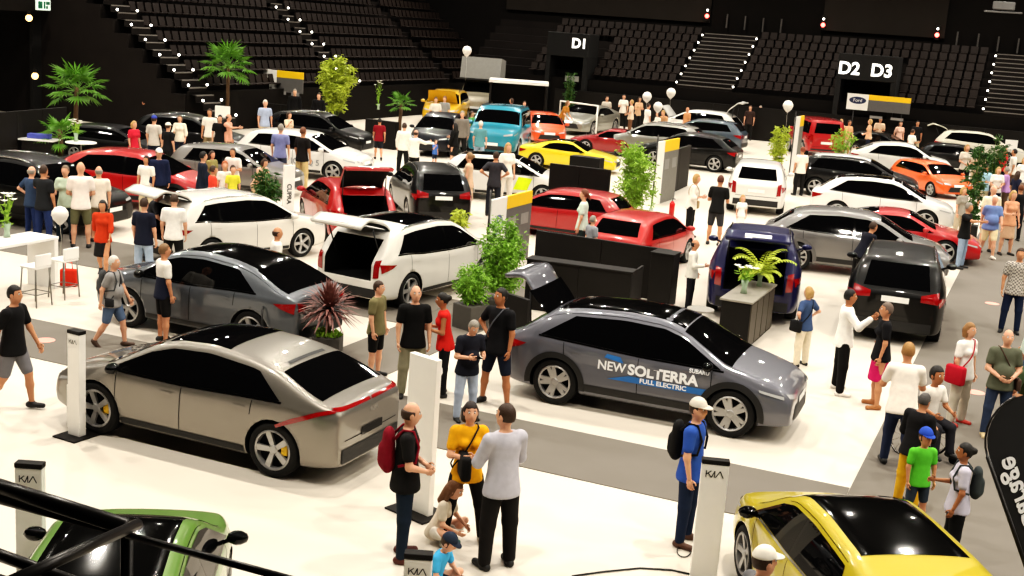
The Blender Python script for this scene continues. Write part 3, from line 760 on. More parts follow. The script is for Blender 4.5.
        def hc_clip(D, X):
            L = inv(X); x, y, z = L[..., 0], L[..., 1], L[..., 2]
            D = np.maximum(D, hd*np.minimum(x-.035, .062-z))
            if st in ('short', 'bun', 'tail', 'grey'): D = np.maximum(D, hd*np.minimum(-.045-z, x+.07+.4*(z+.05)))if st != 'short' and st != 'grey' else np.maximum(D, hd*(-.05-z))
            if st == 'bald': D = np.maximum(np.maximum(D, hd*(z-.045)), hd*(-.055-z))
            return D
        V, Q = field(g, min(vox, .018), hc_clip); q = MB(); q.add(V.tolist(), Q.tolist())
        if st == 'bald' or st == 'crop': pass
        q.build('hair', [hm], root, True, fix=False)
    if len(hair) > 2 and hair[2]:
        g = [ell(HH(-.005, 0, .035), np.array((.112, .096, .118))*hd, RH)]
        V, Q = field(g, min(vox, .018), lambda D, X: np.maximum(D, hd*(.045-inv(X)[..., 2]))); q = MB(); q.add(V.tolist(), Q.tolist())
        vr = [HH(.06+.12*math.cos(a)*1.0, .082*math.sin(a), .05-.012*math.cos(a)) for a in np.linspace(-PI/2, PI/2, 9)]; n0 = len(q.V)
        q.add([v for v in vr]+[v+hu*.008 for v in vr], [tuple(range(9)), tuple(range(17, 8, -1))]+[(i, i+9, i+10, i+1) for i in range(8)])
        q.build('cap', [cloth(hair[2])], root, True)
    PEOPLE.append(root); root['_'] = 0; del root['_']
    info = dict(root=root, J=J, K=K, pel=pel, ch=ch, nb=nb, T=T, TF=TF, shz=shz, s=s, yaw=yaw, hc=hc, hd=hd, hf=hf, hl=hl, hu=hu); return info
def w_of(i, p):
    c, s_ = math.cos(i['yaw']), math.sin(i['yaw']); p = np.asarray(p)*i['s']; l = i['root'].location
    return np.array([l.x+p[0]*c-p[1]*s_, l.y+p[0]*s_+p[1]*c, l.z+p[2]])
def backpack(i, label, col, sz=1.):
    """top-level bag worn on the back, with straps over the shoulders"""
    TF, T, ch = i['TF'], i['T'], i['ch']; t = thing('backpack', label, 'backpack', i['root'].location, i['yaw'], None, i['s'])
    c = ch-TF*.20-T*.03; R = np.stack([TF, np.array([0, 1., 0]), T], 1)
    V, Q = field([cone(c-T*.14*sz, c+T*.12*sz, .135*sz, .105*sz, .62, TF), cone(c-TF*.06-T*.13*sz, c-TF*.06-T*.02, .085*sz, .08*sz, .6, TF)], .018)
    q = MB(); q.add(V.tolist(), Q.tolist()); q.build('bag_body', [cloth(col)], t, True, fix=False)
    for sg in (1, -1):
        y = np.array([0, sg*.105, 0]); q = MB()
        q.tube([ch-TF*.14+y+T*.10, i['shz']-TF*.05+y+T*.085, i['shz']+TF*.06+y+T*.075, ch+TF*.125+y+T*.02, ch+TF*.10+y*1.5-T*.14, ch-TF*.09+y*1.7-T*.18], .016, 6); q.build('strap', [cloth(col)], t, True)
    return t
def sling(i, label, col, side=1, bag=True, name='shoulder_bag', bagsz=1., catn='bag', front=.05, lat=0., up=0.):
    TF, T, ch, pel = i['TF'], i['T'], i['ch'], i['pel']; t = thing(name, label, catn, i['root'].location, i['yaw'], None, i['s']); L = np.array([0, 1., 0])
    q = MB(); r = .185
    a, b = i['shz']-side*L*.10, pel+side*L*(.19)+T*.05
    pts = []
    for f in np.linspace(0, 1, 9): pts.append(a*(1-f)+b*f+TF*(.07+.085*math.sin(PI*min(1, f*1.05)))+T*(.075*(1-f)))
    bk = [a*(1-f)+b*f-TF*(.06+.09*math.sin(PI*min(1, f*1.05)))+T*(.075*(1-f)) for f in np.linspace(1, 0, 9)]
    q.tube(pts+bk+[pts[0]], .011, 5); q.build('strap', [cloth(col)], t, True)
    q = MB(); c = b+side*L*(.055*bagsz-lat)+T*(up-.06)+TF*front; R = Matrix.Translation(Vector(c))
    q.box((-.12*bagsz, -.045*bagsz, -.12*bagsz), (.12*bagsz, .045*bagsz, .10*bagsz), R, .03*bagsz); q.build('bag_body', [cloth(col)], t, True)
    return t
YH = lambda x: 24+.0718*(x-512)
def place(head, foot=None, h=None):
    """stand point and height from the photo's head-top and foot pixels"""
    if foot is not None:
        w = P(foot[0], foot[1]); lo, hi = .3, 9.
        for _ in range(32):
            m = (lo+hi)/2; y = PR(w+np.array([0, 0, m]))[1]
            if y > head[1]: lo = m
            else: hi = m
        H = (lo+hi)/2
        return w, (H if h is None else h)
    w = P(head[0], head[1], h or 1.74); dep = w[1]; k = 1+.16*min(1, max(0, (dep-32)/40))
    H = (h or 1.74)*k; w = P(head[0], head[1], H); return np.array([w[0], w[1], 0]), H
# ------------------------------------------------------------------ plants
LEAFS = {'palm': mat('palm leaf', '#5f8f2c', .5, var=.35, scale=6), 'bush': mat('bush leaf', '#86ad35', .55, var=.3, scale=9), 'dark': mat('dark leaf', '#33591f', .5, var=.3, scale=9),
         'bamboo': mat('bamboo leaf', '#79a634', .5, var=.35, scale=9), 'cordy': mat('red cordyline leaf', '#7d5650', .5, var=.4, scale=9), 'yel': mat('yellow green leaf', '#a9b83c', .5, var=.3, scale=9)}
BARK = mat('trunk bark', '#5d4630', .9, var=.35, scale=30, bump=.4); STEMG = mat('green stem', '#6d8434', .6); POTG = mat('grey planter', '#4a4742', .6); POTB = mat('black planter', '#14120f', .5)
PETAL = mat('white petal', '#f3efe4', .6, var=.03); GLASSV = mat('vase glass', '#9fb39a', .1)
def leaf_quads(q, c, d, n_, ln, w):
    d = nrm(d); s = nrm(np.cross(d, n_)); c = np.array(c); m = c+d*ln*.5+nrm(n_)*ln*.06; e = c+d*ln-nrm(n_)*ln*.08
    q.add([c, m+s*w/2, e, m-s*w/2], [(0, 1, 2), (0, 2, 3)])
def rnd_dir():
    v = np.random.normal(size=3); return v/np.linalg.norm(v)
def pot(t, h, r, m, square=False, rt=None):
    q = MB(); rt = rt or r*1.1
    if square: q.box((-r, -r, 0), (r, r, h), None, .02)
    else: q.lathe([(0, 0), (r*.85, 0), (rt, h), (rt*.9, h), (rt*.88, h-.05), (0, h-.05)], 18)
    q.build('planter', [m], t, not square)
def fan_palm(label, pos, h, R, n=22, pm=POTB, leaf='palm', group=None, ph=.45):
    t = thing('fan_palm', label, 'palm', pos, random.uniform(0, 6), group); pot(t, ph, .26, pm)
    q = MB(); q.tube([(0, 0, ph-.08), (.04, .02, h*.4), (0, .04, h*.75), (0, 0, h-R*.8)], [.10, .085, .08, .07], 8); q.build('trunk', [BARK], t, True)
    q = MB(); top = np.array([0, 0, h-R*.8])
    for i in range(n):
        a = i*2.399; el = 1.25-1.75*(i/n); d = nrm((math.cos(a)*math.cos(el), math.sin(a)*math.cos(el), math.sin(el))); L = R*random.uniform(.5, .65)
        hub = top+d*L; q.tube([top, top+d*L*.6+np.array([0, 0, .03]), hub], .012, 4, False)
        s = nrm(np.cross(d, (0, 0, 1))); u = np.cross(s, d)
        for k in range(13):
            b = (k-6)/6*1.9; ld = nrm(d*math.cos(b)+s*math.sin(b)-np.array([0, 0, .28])); leaf_quads(q, hub, ld, u, R*random.uniform(.42, .55)*(1-.25*abs(b)/1.9), .05*R+.02)
    q.build('foliage', [LEAFS[leaf]], t); return t
def frond_palm(label, pos, h, R, n=14, base=.3, pm=POTB, leaf='palm', name='potted_palm', vase=None, lift=0, group=None, catn='palm'):
    t = thing(name, label, catn, pos, random.uniform(0, 6), group)
    if vase is None: pot(t, base, .2, pm)
    else:
        q = MB(); q.lathe([(0, 0), (.06, 0), (.045, base*.5), (.075, base), (.068, base), (.04, base*.5), (0, .03)], 14); q.build('vase', [vase], t, True)
    q = MB(); c = np.array([0, 0, base-.05])
    for i in range(n):
        a = i*2.399+random.uniform(-.2, .2); el = 1.35-1.0*(i/n)**.8; pts = []
        for f in np.linspace(0, 1, 8):
            e = el-1.5*f*f; pts.append((f, e))
        p = c.copy(); L = (h-base)*1.25 if i < n*.4 else R*1.25; prev = c
        for f, e in pts[1:]:
            d = nrm((math.cos(a)*math.cos(e), math.sin(a)*math.cos(e), math.sin(e))); nx = prev+d*L/7
            q.tube([prev, nx], .008, 4, False)
            s = nrm(np.cross(d, (0, 0, 1.))); u = np.cross(s, d)
            if f > .2:
                for b in (1, -1):
                    for o in (.0, .5): leaf_quads(q, prev*(1-o)+nx*o, d*.6+s*b*.9-np.array([0, 0, .25]), u, R*.42*(1.15-f*.6), .035+R*.02)
            prev = nx
    q.build('foliage', [LEAFS[leaf]], t); return t
def bush(label, pos, h, rx, rz, leaf='bush', n=1400, ls=.13, pm=POTB, name='potted_bush', ph=.45, stems=7, group=None, col=None, catn='plant', square=True):
    """crown centred at h-rz"""
    t = thing(name, label, catn, pos, random.uniform(0, 6), group); pot(t, ph, .26 if rx > .4 else .2, pm, square)
    q = MB(); cz = h-rz; clumps = []
    for i in range(stems):
        a = 2*PI*i/stems+random.random(); r = rx*random.uniform(.15, .75); e = np.array([r*math.cos(a), r*math.sin(a), cz+rz*random.uniform(.1, .85)])
        m = np.array([.12*math.cos(a), .12*math.sin(a), ph]); q.tube([m*[.5, .5, .9], m*.5+e*.5+np.array([0, 0, .05]), e], [.016, .012, .006], 5)
        for f in np.linspace(.25, 1, 5): clumps.append(m*(1-f)+e*f)
    q.build('stem', [STEMG], t, True); tag(t.children[-1], 'thin green stems rising from the planter')
    q = MB()
    for i in range(26): clumps.append(np.array([0, 0, cz])+rnd_dir()*np.array([rx, rx, rz])*random.uniform(.45, .85))
    clumps = [c for c in clumps if c[2] > ph]
    for i in range(n):
        c = clumps[random.randrange(len(clumps))]+rnd_dir()*random.uniform(.02, .30)*min(1, max(rx, .3)); d = rnd_dir()*np.array([1, 1, .6]); d[2] -= .25
        leaf_quads(q, c, d, rnd_dir(), ls*random.uniform(.7, 1.3), ls*.36)
    q.build('foliage', [LEAFS[leaf]], t); return t
def cordyline(label, pos, h, R):
    t = thing('cordyline', label, 'plant', pos); pot(t, .42, .24, POTG, True)
    q = MB(); q.tube([(0, 0, .38), (.01, 0, h-R)], [.05, .035], 7); q.build('trunk', [BARK], t, True)
    q = MB(); c = np.array([0, 0, h-R])
    for i in range(170):
        a = i*2.399; el = 1.5-2.0*(i/170); d = nrm((math.cos(a)*math.cos(el), math.sin(a)*math.cos(el), math.sin(el))); s = nrm(np.cross(d, (0, 0, 1.)+.01*rnd_dir())); L = R*random.uniform(.8, 1.15); dr = np.array([0, 0, -.16*L])
        q.add([c+s*.014, c-s*.014, c+d*L*.6-s*.026, c+d*L*.6+s*.026, c+d*L+dr], [(0, 1, 2, 3), (3, 2, 4)])
    q.build('foliage', [LEAFS['cordy']], t)
    q = MB()
    for i in range(120): leaf_quads(q, (random.uniform(-.2, .2), random.uniform(-.2, .2), .40), nrm((random.gauss(0, 1), random.gauss(0, 1), 1.2)), rnd_dir(), .14, .05)
    q.build('underplanting', [LEAFS['bush']], t); return t
def flowers(label, pos, h=.8, n=6, leaf='bush', rot=0, pm=GLASSV, spread=.22):
    t = thing('flower_vase', label, 'flowers', pos)
    q = MB(); q.lathe([(0, 0), (.07, 0), (.05, .12), (.08, .28), (.07, .28), (.045, .12), (0, .02)], 14); q.build('vase', [pm], t, True)
    q = MB(); w = MB(); 
    for i in range(n):
        a = i*2.399; r = spread*math.sqrt((i+.5)/n); e = np.array([r*math.cos(a), r*math.sin(a), h*random.uniform(.75, 1)])
        q.tube([(0, 0, .1), (r*.3*math.cos(a), r*.3*math.sin(a), h*.5), e], .006, 4)
        for k in range(5): leaf_quads(q, np.array([0, 0, .25])*(1-k/6)+e*(k/6), rnd_dir()+np.array([0, 0, .3]), rnd_dir(), .16, .05)
        for k in range(6):
            b = k*PI/3; leaf_quads(w, e, nrm((math.cos(b), math.sin(b), .5)), (0, 0, 1), .10, .055)
    q.build('leaves', [LEAFS[leaf]], t); w.build('blossom', [PETAL], t); return t
def balloon(label, p, r=.15, col=None, string=1.2, group=None):
    t = thing('balloon', label, 'balloon', p, 0, group); q = MB()
    q.lathe([(0, -r*1.25), (r*.25, -r*1.12), (r*.75, -r*.6), (r, 0), (r*.95, r*.4), (r*.6, r*.9), (0, r*1.1)], 16); q.lathe([(0, -r*1.2), (r*.12, -r*1.34), (0, -r*1.34)], 8)
    q.build('skin', [col or mat('white balloon rubber', '#efeae2', .35, var=.02)], t, True)
    q = MB(); q.tube([(0, 0, -r*1.3), (.02, .01, -r-string*.5), (0, 0, -r*1.3-string)], .004, 4); q.build('string', [mat('string', '#c9c2b5', .8)], t, True); return t
# ------------------------------------------------------------------ show fixtures
def kia(t, o, xa, s, m=INK):
    """the angular three letter logo as slim strokes on a face with origin o and reading direction xa"""
    q = MB(); st = [((0, 0), (0, 1)), ((0, .42), (.62, 1)), ((.22, .60), (.62, 0)), ((.62, 0), (1.05, 1)), ((1.05, 1), (1.05, 0)), ((1.05, 0), (1.70, 1)), ((1.70, 1), (2.2, 0))]
    st = [((0, 0), (0, 1)), ((0, .40), (.70, 1)), ((.26, .62), (.78, 0)), ((.78, 0), (1.2, 1)), ((1.2, 1), (1.2, 0)), ((1.35, 0), (1.95, 1)), ((1.95, 1), (2.45, 0))]
    M = frame(o, xa, (0, 0, 1))
    for (a, b) in st:
        a = np.array(a)-[1.22, .5]; b = np.array(b)-[1.22, .5]; d = nrm(b-a); n = np.array([-d[1], d[0]])*.075
        v = [a-n, b-n, b+n, a+n]; q.add([tuple(M @ Vector((p[0]*s, p[1]*s, .003))) for p in v], [(0, 1, 2, 3)])
    return q.build('logo', [m], t)
def pylon(label, pos, yaw, w, h, d=.10, cap=True, logo=True, plate=True, text=None):
    t = thing('sign_pylon', label, 'sign', pos, yaw); q = MB(); q.box((-d/2, -w/2, .02), (d/2, w/2, h-(.05 if cap else 0)), None, .008); q.build('panel', [WHITE], t)
    if cap: q = MB(); q.box((-d/2-.004, -w/2-.004, h-.05), (d/2+.004, w/2+.004, h), None, .006); q.build('cap', [BLACKB], t)
    if plate: q = MB(); q.box((-.24, -w/2-.10, 0), (.24, w/2+.10, .025), None, .008); q.build('base_plate', [BLACKB], t)
    if logo: kia(t, (d/2+.003, 0, h-.155), (0, 1, 0), w*.26)
    if text: lettering(text, w*.55, frame((d/2+.003, 0, h*.62), (0, 0, -1), (0, 1, 0)), INK, t, bold=.004)
    return t
def signboard(label, a, dirv, w, h, z0=.0, flip=False, pole=True, name='sign_board', logo=None, white=.36, strip=.18, dark=GREYB):
    """board standing on the floor: white head panel, yellow strip along the top, dark field"""
    d = nrm(dirv); yaw = math.atan2(d[1], d[0]); t = thing(name, label, 'sign', a, yaw); th = .08
    q = MB(); q.box((0, -th/2, z0), (w*white, th/2, h), None, .006); q.build('head_panel', [WHITE], t)
    q = MB(); q.box((w*white, -th/2, h*(1-strip)+z0*strip), (w, th/2, h), None, .004); q.build('yellow_strip', [YELLOWB], t)
    q = MB(); q.box((w*white, -th/2+.005, z0), (w, th/2-.005, h*(1-strip)+z0*strip), None, .004); q.build('dark_field', [dark], t)
    if pole: q = MB(); q.tube([(-.04, 0, 0), (-.04, 0, h+.25)], .025, 8); q.build('pole', [STEEL], t, True)
    if logo:
        sg = -1; y = -th/2-.004; q = MB(); c = (w*white*.5, h*.62+z0*.38); R = w*white*.30
        if logo == 'ring':
            n = 24
            for k in range(n):
                a0, a1 = 2*PI*k/n, 2*PI*(k+1)/n
                q.add([(c[0]+r*math.cos(a_), y, c[1]+r*math.sin(a_)) for a_, r in ((a0, R*.8), (a0, R), (a1, R), (a1, R*.8))], [(0, 1, 2, 3)])
            for pa, pb in (((-.35, .7), (0, -.1)), ((.35, .7), (0, -.1)), ((-.72, .3), (-.25, -.72)), ((.72, .3), (.25, -.72)), ((-.25, -.72), (0, -.05)), ((.25, -.72), (0, -.05))):
                d_ = nrm(np.array(pb)-np.array(pa)); nn = np.array([-d_[1], d_[0]])*.09
                q.add([(c[0]+p[0]*R, y, c[1]+p[1]*R) for p in (np.array(pa)-nn, np.array(pb)-nn, np.array(pb)+nn, np.array(pa)+nn)], [(0, 1, 2, 3)])
            q.build('logo', [mat('logo blue', '#5a6a8c', .5)], t)
        elif logo == 'oval':
            n = 28; R = w*white*.40; q.add([(c[0]+R*math.cos(2*PI*k/n), y, c[1]-.02+R*.42*math.sin(2*PI*k/n)) for k in range(n)], [tuple(range(n))]); q.build('logo', [mat('dark blue oval', '#27314f', .4)], t)
            lettering('Ford', R*.55, frame((c[0], y-.006, c[1]-.02), (1, 0, 0), (0, 0, 1)), WHITE, t)
        elif logo == 'shield':
            q.add([(c[0]+R*p[0]*.5, y, c[1]+R*p[1]*.7) for p in ((-.6, 1), (.6, 1), (.6, -.3), (0, -1), (-.6, -.3))], [(0, 1, 2, 3, 4)]); q.build('logo', [mat('dull red mark', '#9b5f52', .5)], t)
            q = MB(); q.box((c[0]-R*.5, y-.002, z0+.12*(h-z0)), (c[0]+R*.5, y, z0+.19*(h-z0))); q.build('caption_bar', [mat('grey print', '#6f6a64', .6)], t)
    if white < .4:
        for k in (0.08, .58):
            q = MB(); q.box((w*(white+(1-white)*k), -th/2-.003, h*(1-strip)-.28*(h-z0)), (w*(white+(1-white)*(k+.3)), -th/2, h*(1-strip)-.12*(h-z0))); q.build('caption_bar', [mat('pale print', '#8d8a86', .6)], t)
    return t
def wall_panel(label, a, b, h, th=.08, m=BLACKB, name='black_partition', catn='partition', z0=0, seg=2):
    a = np.array(a[:2]); b = np.array(b[:2]); d = b-a; L = np.linalg.norm(d); t = thing(name, label, catn, (a[0], a[1], z0), math.atan2(d[1], d[0]))
    for i in range(seg):
        q = MB(); q.box((L*i/seg+.004, -th/2, 0), (L*(i+1)/seg-.004, th/2, h), None, .008); q.build('panel', [m], t)
    return t
# ------------------------------------------------------------------ the hall
def struct(o, name=None):
    o['kind'] = 'structure'
    if name: o.name = name
    return o
FLOORM = mat('white show floor', (.62, .562, .478), .42, var=.07, scale=.35, spec=.3)
CARPET = mat('grey aisle carpet', (.165, .148, .128), .95, var=.10, scale=1.2, bump=.1, spec=.1)
HALLB = mat('dark hall wall', (.011, .0095, .0085), .9, var=.25, scale=.4, spec=.15)
HALLG = mat('dark grey curtain', (.030, .026, .023), .95, var=.2, scale=.5, spec=.1)
BROWNW = mat('brown tunnel wall', (.028, .016, .009), .8, var=.3, scale=.6)
CONC = mat('dark stand concrete', (.014, .0115, .0105), .85, var=.3, scale=.8, spec=.2)
NOSE = mat('grey step nosing', (.16, .145, .13), .7)
SEATM = mat('dark brown seat shell', (.020, .0145, .0125), .6, var=.2, spec=.2)
SEATE = mat('painted light seat back edge', (.16, .135, .12), .5, var=.2)  # paler colour paints the light that catches the seat backs, row by row
GLOWW = mat('step light glow', (1., .95, .85), .5, emit=6.)
GLOWR = mat('red lamp glow', (1., .10, .08), .5, emit=9.)
q = MB(); q.box((-75, -6, -.2), (75, 112, 0)); struct(q.build('floor', [FLOORM]))
def carpet(name, label, poly, z=.012):
    q = MB(); q.prism([tuple(p[:2]) for p in poly], .0, z, 'z'); return tag(q.build(name, [CARPET]), label, 'carpet')
s0, s1 = toUV(P(678, 502)), toUV(P(669, 452)); va, vb = (toUV(P(19, 355))[1]+s0[1])/2, (toUV(P(21, 316))[1]+s1[1])/2
ua = (toUV(P(882, 481))[0]+toUV(P(975, 220))[0])/2
carpet('aisle_carpet', 'grey carpet aisle crossing the white floor behind the silver crossover', [UV(-40, va), UV(ua-.01, va), UV(ua-.01, vb), UV(-40, vb)])
carpet('aisle_carpet', 'wide grey carpet aisle along the right side of the hall', [UV(ua, -2), UV(ua+7, -2), UV(ua+7, 74), UV(ua, 74)])
uc = toUV(P(385, 352))[0]
carpet('aisle_carpet', 'grey carpet aisle running back beside the white estate with open tailgate', [UV(uc-.75, vb+.01), UV(uc+.75, vb+.01), UV(uc+.75, vb+13), UV(uc-.75, vb+13)])
v3 = toUV(P(98, 252))[1]
carpet('aisle_carpet', 'grey carpet aisle behind the white bar table on the left', [UV(-34, v3-1.4), UV(uc-.76, v3-1.4), UV(uc-.76, v3+1.2), UV(-34, v3+1.2)])
v4 = toUV(P(700, 160))[1]
carpet('aisle_carpet', 'pale grey carpet aisle in front of the far cars', [UV(-10, v4-1.2), UV(ua-.01, v4-1.2), UV(ua-.01, v4+1.8), UV(-10, v4+1.8)])
for x, y, l in ((45, 341, 'pink round floor sticker on the left carpet aisle'), (992, 304, 'pink round floor sticker near the plaid shirt visitor'), (975, 393, 'pink round floor sticker between two standing visitors')):
    q = MB(); q.lathe([(0, .0165), (.17, .0165), (.17, .012)], 24); tag(q.build('floor_sticker', [mat('pink sticker', '#e0998a', .6)], None, False, P(x, y)), l, 'sticker')
# stands: left block runs along the hall's long axis, far block across its end
U0, V0 = -36., 75.5
RISE, RUN = .60, .82
def run_stand(name, label, to, L, rows, z0, rise, wallh):
    """to(l, r, z): along, outward, up -> world"""
    t = thing(name, label, 'stand', (0, 0, 0)); q = MB()
    for r in range(rows):
        a, b = r*RUN, (r+1)*RUN; z = z0+r*rise
        V = [to(0, a, 0 if r == 0 else z-rise), to(L, a, 0 if r == 0 else z-rise), to(L, a, z), to(0, a, z), to(L, b, z), to(0, b, z), to(0, b, 0), to(L, b, 0), to(0, a, 0), to(L, a, 0)]
        q.add(V, [(0, 1, 2, 3), (3, 2, 4, 5), (8, 3, 5, 6), (9, 7, 4, 2)])
    q.build('terrace', [CONC], t)
    q = MB(); V = [to(0, -.06, 0), to(L, -.06, 0), to(L, -.06, wallh), to(0, -.06, wallh), to(0, 0, wallh), to(L, 0, wallh)]; q.add(V, [(0, 1, 2, 3), (3, 2, 5, 4)]); q.build('front_wall', [HALLB], t)
    return t
toL = lambda l, r, z: UV(U0-r, 45.3+l, z)
toF = lambda l, r, z: UV(-37+l, V0+r, z)
struct(run_stand('left_stand', 'dark seating stand along the left of the hall', toL, 36, 14, 1.75, .62, 1.9))
struct(run_stand('far_stand', 'dark seating stand across the far end of the hall', toF, 110, 8, 2.7, .5, 2.75))
def stairs(name, label, to, l0, w, rows, z0, rise, lights=True, start=0):
    t = thing(name, label, 'stairs', (0, 0, 0))
    for r in range(start*2, rows*2):
        a = r*RUN/2; z = z0+(r+1)*rise/2
        q = MB(); V = [to(l0, a-.0, z-rise/2-.02), to(l0+w, a, z-rise/2-.02), to(l0+w, a, z), to(l0, a, z), to(l0+w, a+RUN/2+.02, z), to(l0, a+RUN/2+.02, z)]
        q.add(V, [(0, 1, 2, 3), (3, 2, 4, 5)]); st = q.build('step', [CONC], t)
        q = MB(); q.add([to(l0+.05, a-.01, z-.04), to(l0+w-.05, a-.01, z-.04), to(l0+w-.05, a-.01, z+.012), to(l0+.05, a-.01, z+.012), to(l0+w-.05, a+.10, z+.012), to(l0+.05, a+.10, z+.012)], [(0, 1, 2, 3), (3, 2, 4, 5)]); q.build('nosing', [NOSE], st)
        if lights and r % 2 == 0:
            for e in (0, w):
                q = MB(); q.ball(to(l0+e, a, z+.12), .06, 8, 5); q.build('step_light', [GLOWW], t, True)
    return struct(t)
stairs('left_stairs', 'lit stairway at the near end of the left stand', toL, .2, 1.35, 11, 1.75, .62, start=-2)
stairs('left_stairs', 'second lit stairway in the left stand', toL, 14.0, 1.2, 10, 1.75, .62)
lF = lambda px, py, z: None
def along_far(px):   # l on the far stand's front line seen at pixel column px
    lo, hi = 0, 110
    for _ in range(40):
        m = (lo+hi)/2
        if PR(toF(m, 3, 4.5))[0] < px: lo = m
        else: hi = m
    return m
l1, l1b = along_far(692), along_far(747); l2 = along_far(990)
stairs('far_stairs', 'wide lit stairway in the far stand left of the portal', toF, l1, l1b-l1, 7, 2.7, .5)
stairs('far_stairs', 'lit stairway in the far stand at the right edge', toF, l2, 5.5, 7, 2.7, .5)
# seats
SV = [(-.21, .0, .40), (.21, .0, .40), (.21, .38, .42), (-.21, .38, .42), (-.21, .40, .40), (.21, .40, .40), (.22, .52, .84), (-.22, .52, .84), (-.20, .58, .80), (.20, .58, .80), (.20, .46, .38), (-.20, .46, .38),
      (-.21, .0, .36), (.21, .0, .36), (.21, .40, .36), (-.21, .40, .36)]
SF = [(0, 1, 2, 3), (4, 5, 6, 7), (7, 6, 9, 8), (8, 9, 10, 11), (0, 12, 13, 1), (1, 13, 14, 5), (0, 3, 15, 12), (5, 10, 9, 6), (4, 7, 8, 11)]
SMI = [0, 0, 0, 1]+[0]*5; SV = [(x, y, z) for x, y, z in SV]; seats = []
zF = lambda px0, px1: (along_far(px0), along_far(px1))
pa, pb = zF(566, 606); pc, pd = zF(846, 904)
for r in range(13):
    for l in np.arange(1.9, 35, .56):
        if 13.8 < l < 15.4 or 27.0 < l < 28.2: continue
        seats.append((toL(l, r*RUN+.12, 1.75+r*.62), math.atan2(HV[1], HV[0]), 0))
for r in range(7):
    for l in np.arange(5, l2+16, .56):
        if l1-.3 < l < l1b+.3 or l2-.3 < l < l2+5.8: continue
        if pa < l < pb and r < 5 or pc < l < pd and r < 5: continue
        seats.append((toF(l, r*RUN+.12, 2.7+r*.5), math.atan2(HU[1], HU[0]), 1))
vis = []
for s in seats:
    x, y = PR(s[0]+np.array([0, 0, .6]))
    if -8 < x < 1032 and -10 < y < 576: vis.append((np.linalg.norm(s[0]-C_O), s))
vis.sort(key=lambda t: t[0])
seat_me = newmesh('stadium_seat', SV, SF, [SEATM, SEATE], SMI, False)
for i, (_, s) in enumerate(vis[:300]):
    o = link('stadium_seat', seat_me, None, s[0], s[1]); tag(o, 'folded dark brown seat in a row of the seating stand', 'seat', 'stadium seats of the dark stands')
q = MB()
for _, (p, a, k) in vis[300:]:
    c, s_ = math.cos(a), math.sin(a); q.add([(p[0]+v[0]*c-v[1]*s_, p[1]+v[0]*s_+v[1]*c, p[2]+v[2]) for v in SV], SF)
q.M = SMI*(len(q.F)//len(SF))
tag(q.build('stadium_seats', [SEATM, SEATE], None, fix=False), 'dark brown seats filling the far rows of the stands', 'seats', None, 'stuff')
# walls round the hall
def wall(name, a, b, z0, z1, m, th=.2):
    a, b = np.array(a), np.array(b); d = nrm(b-a); L = np.linalg.norm(b-a); q = MB(); q.box((0, -th/2, z0), (L, th/2, z1))
    return struct(q.build(name, [m], None, False, (a[0], a[1], 0), math.atan2(d[1], d[0])))
VB = V0+8*RUN+.3
wall('wall_far', UV(-60, VB), UV(75, VB), 0, 17, HALLB)
wall('wall_left', UV(-52, -12), UV(-52, 95), 0, 17, BROWNW)
wall('wall_right', UV(60, -20), UV(60, VB), 0, 17, HALLB)
wall('wall_near', UV(-52, -12), UV(60, -12), 0, 17, HALLB)
q = MB(); q.box((-100, -30, 17), (100, 130, 17.2)); struct(q.build('ceiling', [HALLB]))
def px_on_far(px, py, v):   # point on a plane v = const seen at a pixel
    d = ray(px, py); t = (v-C_O@HV)/(d@HV); return C_O+d*t
n = 0
for (xa, xb) in ((505, 708), (822, 944)):
    a, b = px_on_far(xa, 30, VB-.3), px_on_far(xb, 40, VB-.3); n += 1
    q = MB(); L = np.linalg.norm((b-a)[:2]); q.box((0, -.04, 6.9), (L, .04, 16)); o = q.build('wall_curtain', [HALLG], None, False, (a[0], a[1], 0), ANG)
    tag(o, ['grey drape panel high on the far wall above the D1 portal', 'grey drape panel high on the far wall above the D2 portal'][n-1], 'curtain')
for x, y, l in ((707, 16, 'red signal lamp on the far wall left of the black bay'), (823, 25, 'red signal lamp on the far wall above the D2 portal'), (937, 35, 'red signal lamp on the far wall near the right edge')):
    p = px_on_far(x, y, VB-.5); t = thing('signal_lamp', l, 'lamp', p); q = MB(); q.ball((0, 0, 0), .14, 10, 6); q.build('bulb', [GLOWR], t, True)
    q = MB(); q.ball((0, 0, .38), .07, 8, 5); q.build('small_bulb', [GLOWW], t, True); q = MB(); q.box((-.12, .02, -.3), (.12, .2, .6)); q.build('housing', [STEEL], t, rz=ANG)
for i, (x, y) in enumerate(((727, 21), (745, 23), (763, 25), (781, 26), (957, 39), (978, 41), (998, 44), (1018, 46))):
    p = px_on_far(x, y, VB-.35); q = MB(); q.box((-.05, -.04, -.45), (.05, .04, .45), None, .01)
    tag(q.build('wall_bar', [mat('dull grey bar', (.07, .065, .06), .6)], None, False, p, ANG), 'dull grey vertical bar on the black upper wall', 'wall bar', 'vertical bars on the far upper wall')
p = px_on_far(1004, 6, V0-4); t = thing('ceiling_projector', 'grey projector box hung high at the upper right', 'projector', p, ANG)
q = MB(); q.box((-.55, -.3, -.2), (.55, .3, .22), None, .05); q.build('housing', [mat('pale grey housing', (.14, .14, .14), .5)], t); q = MB(); q.box((-.95, -.2, -.36), (.95, .2, -.28), None, .02); q.build('cradle', [mat('pale grey housing', (.14, .14, .14), .5)], t)
q = MB(); q.tube([(-.4, 0, .2), (-.4, 0, 17-p[2])], .03, 6); q.build('hanger', [STEEL], t)
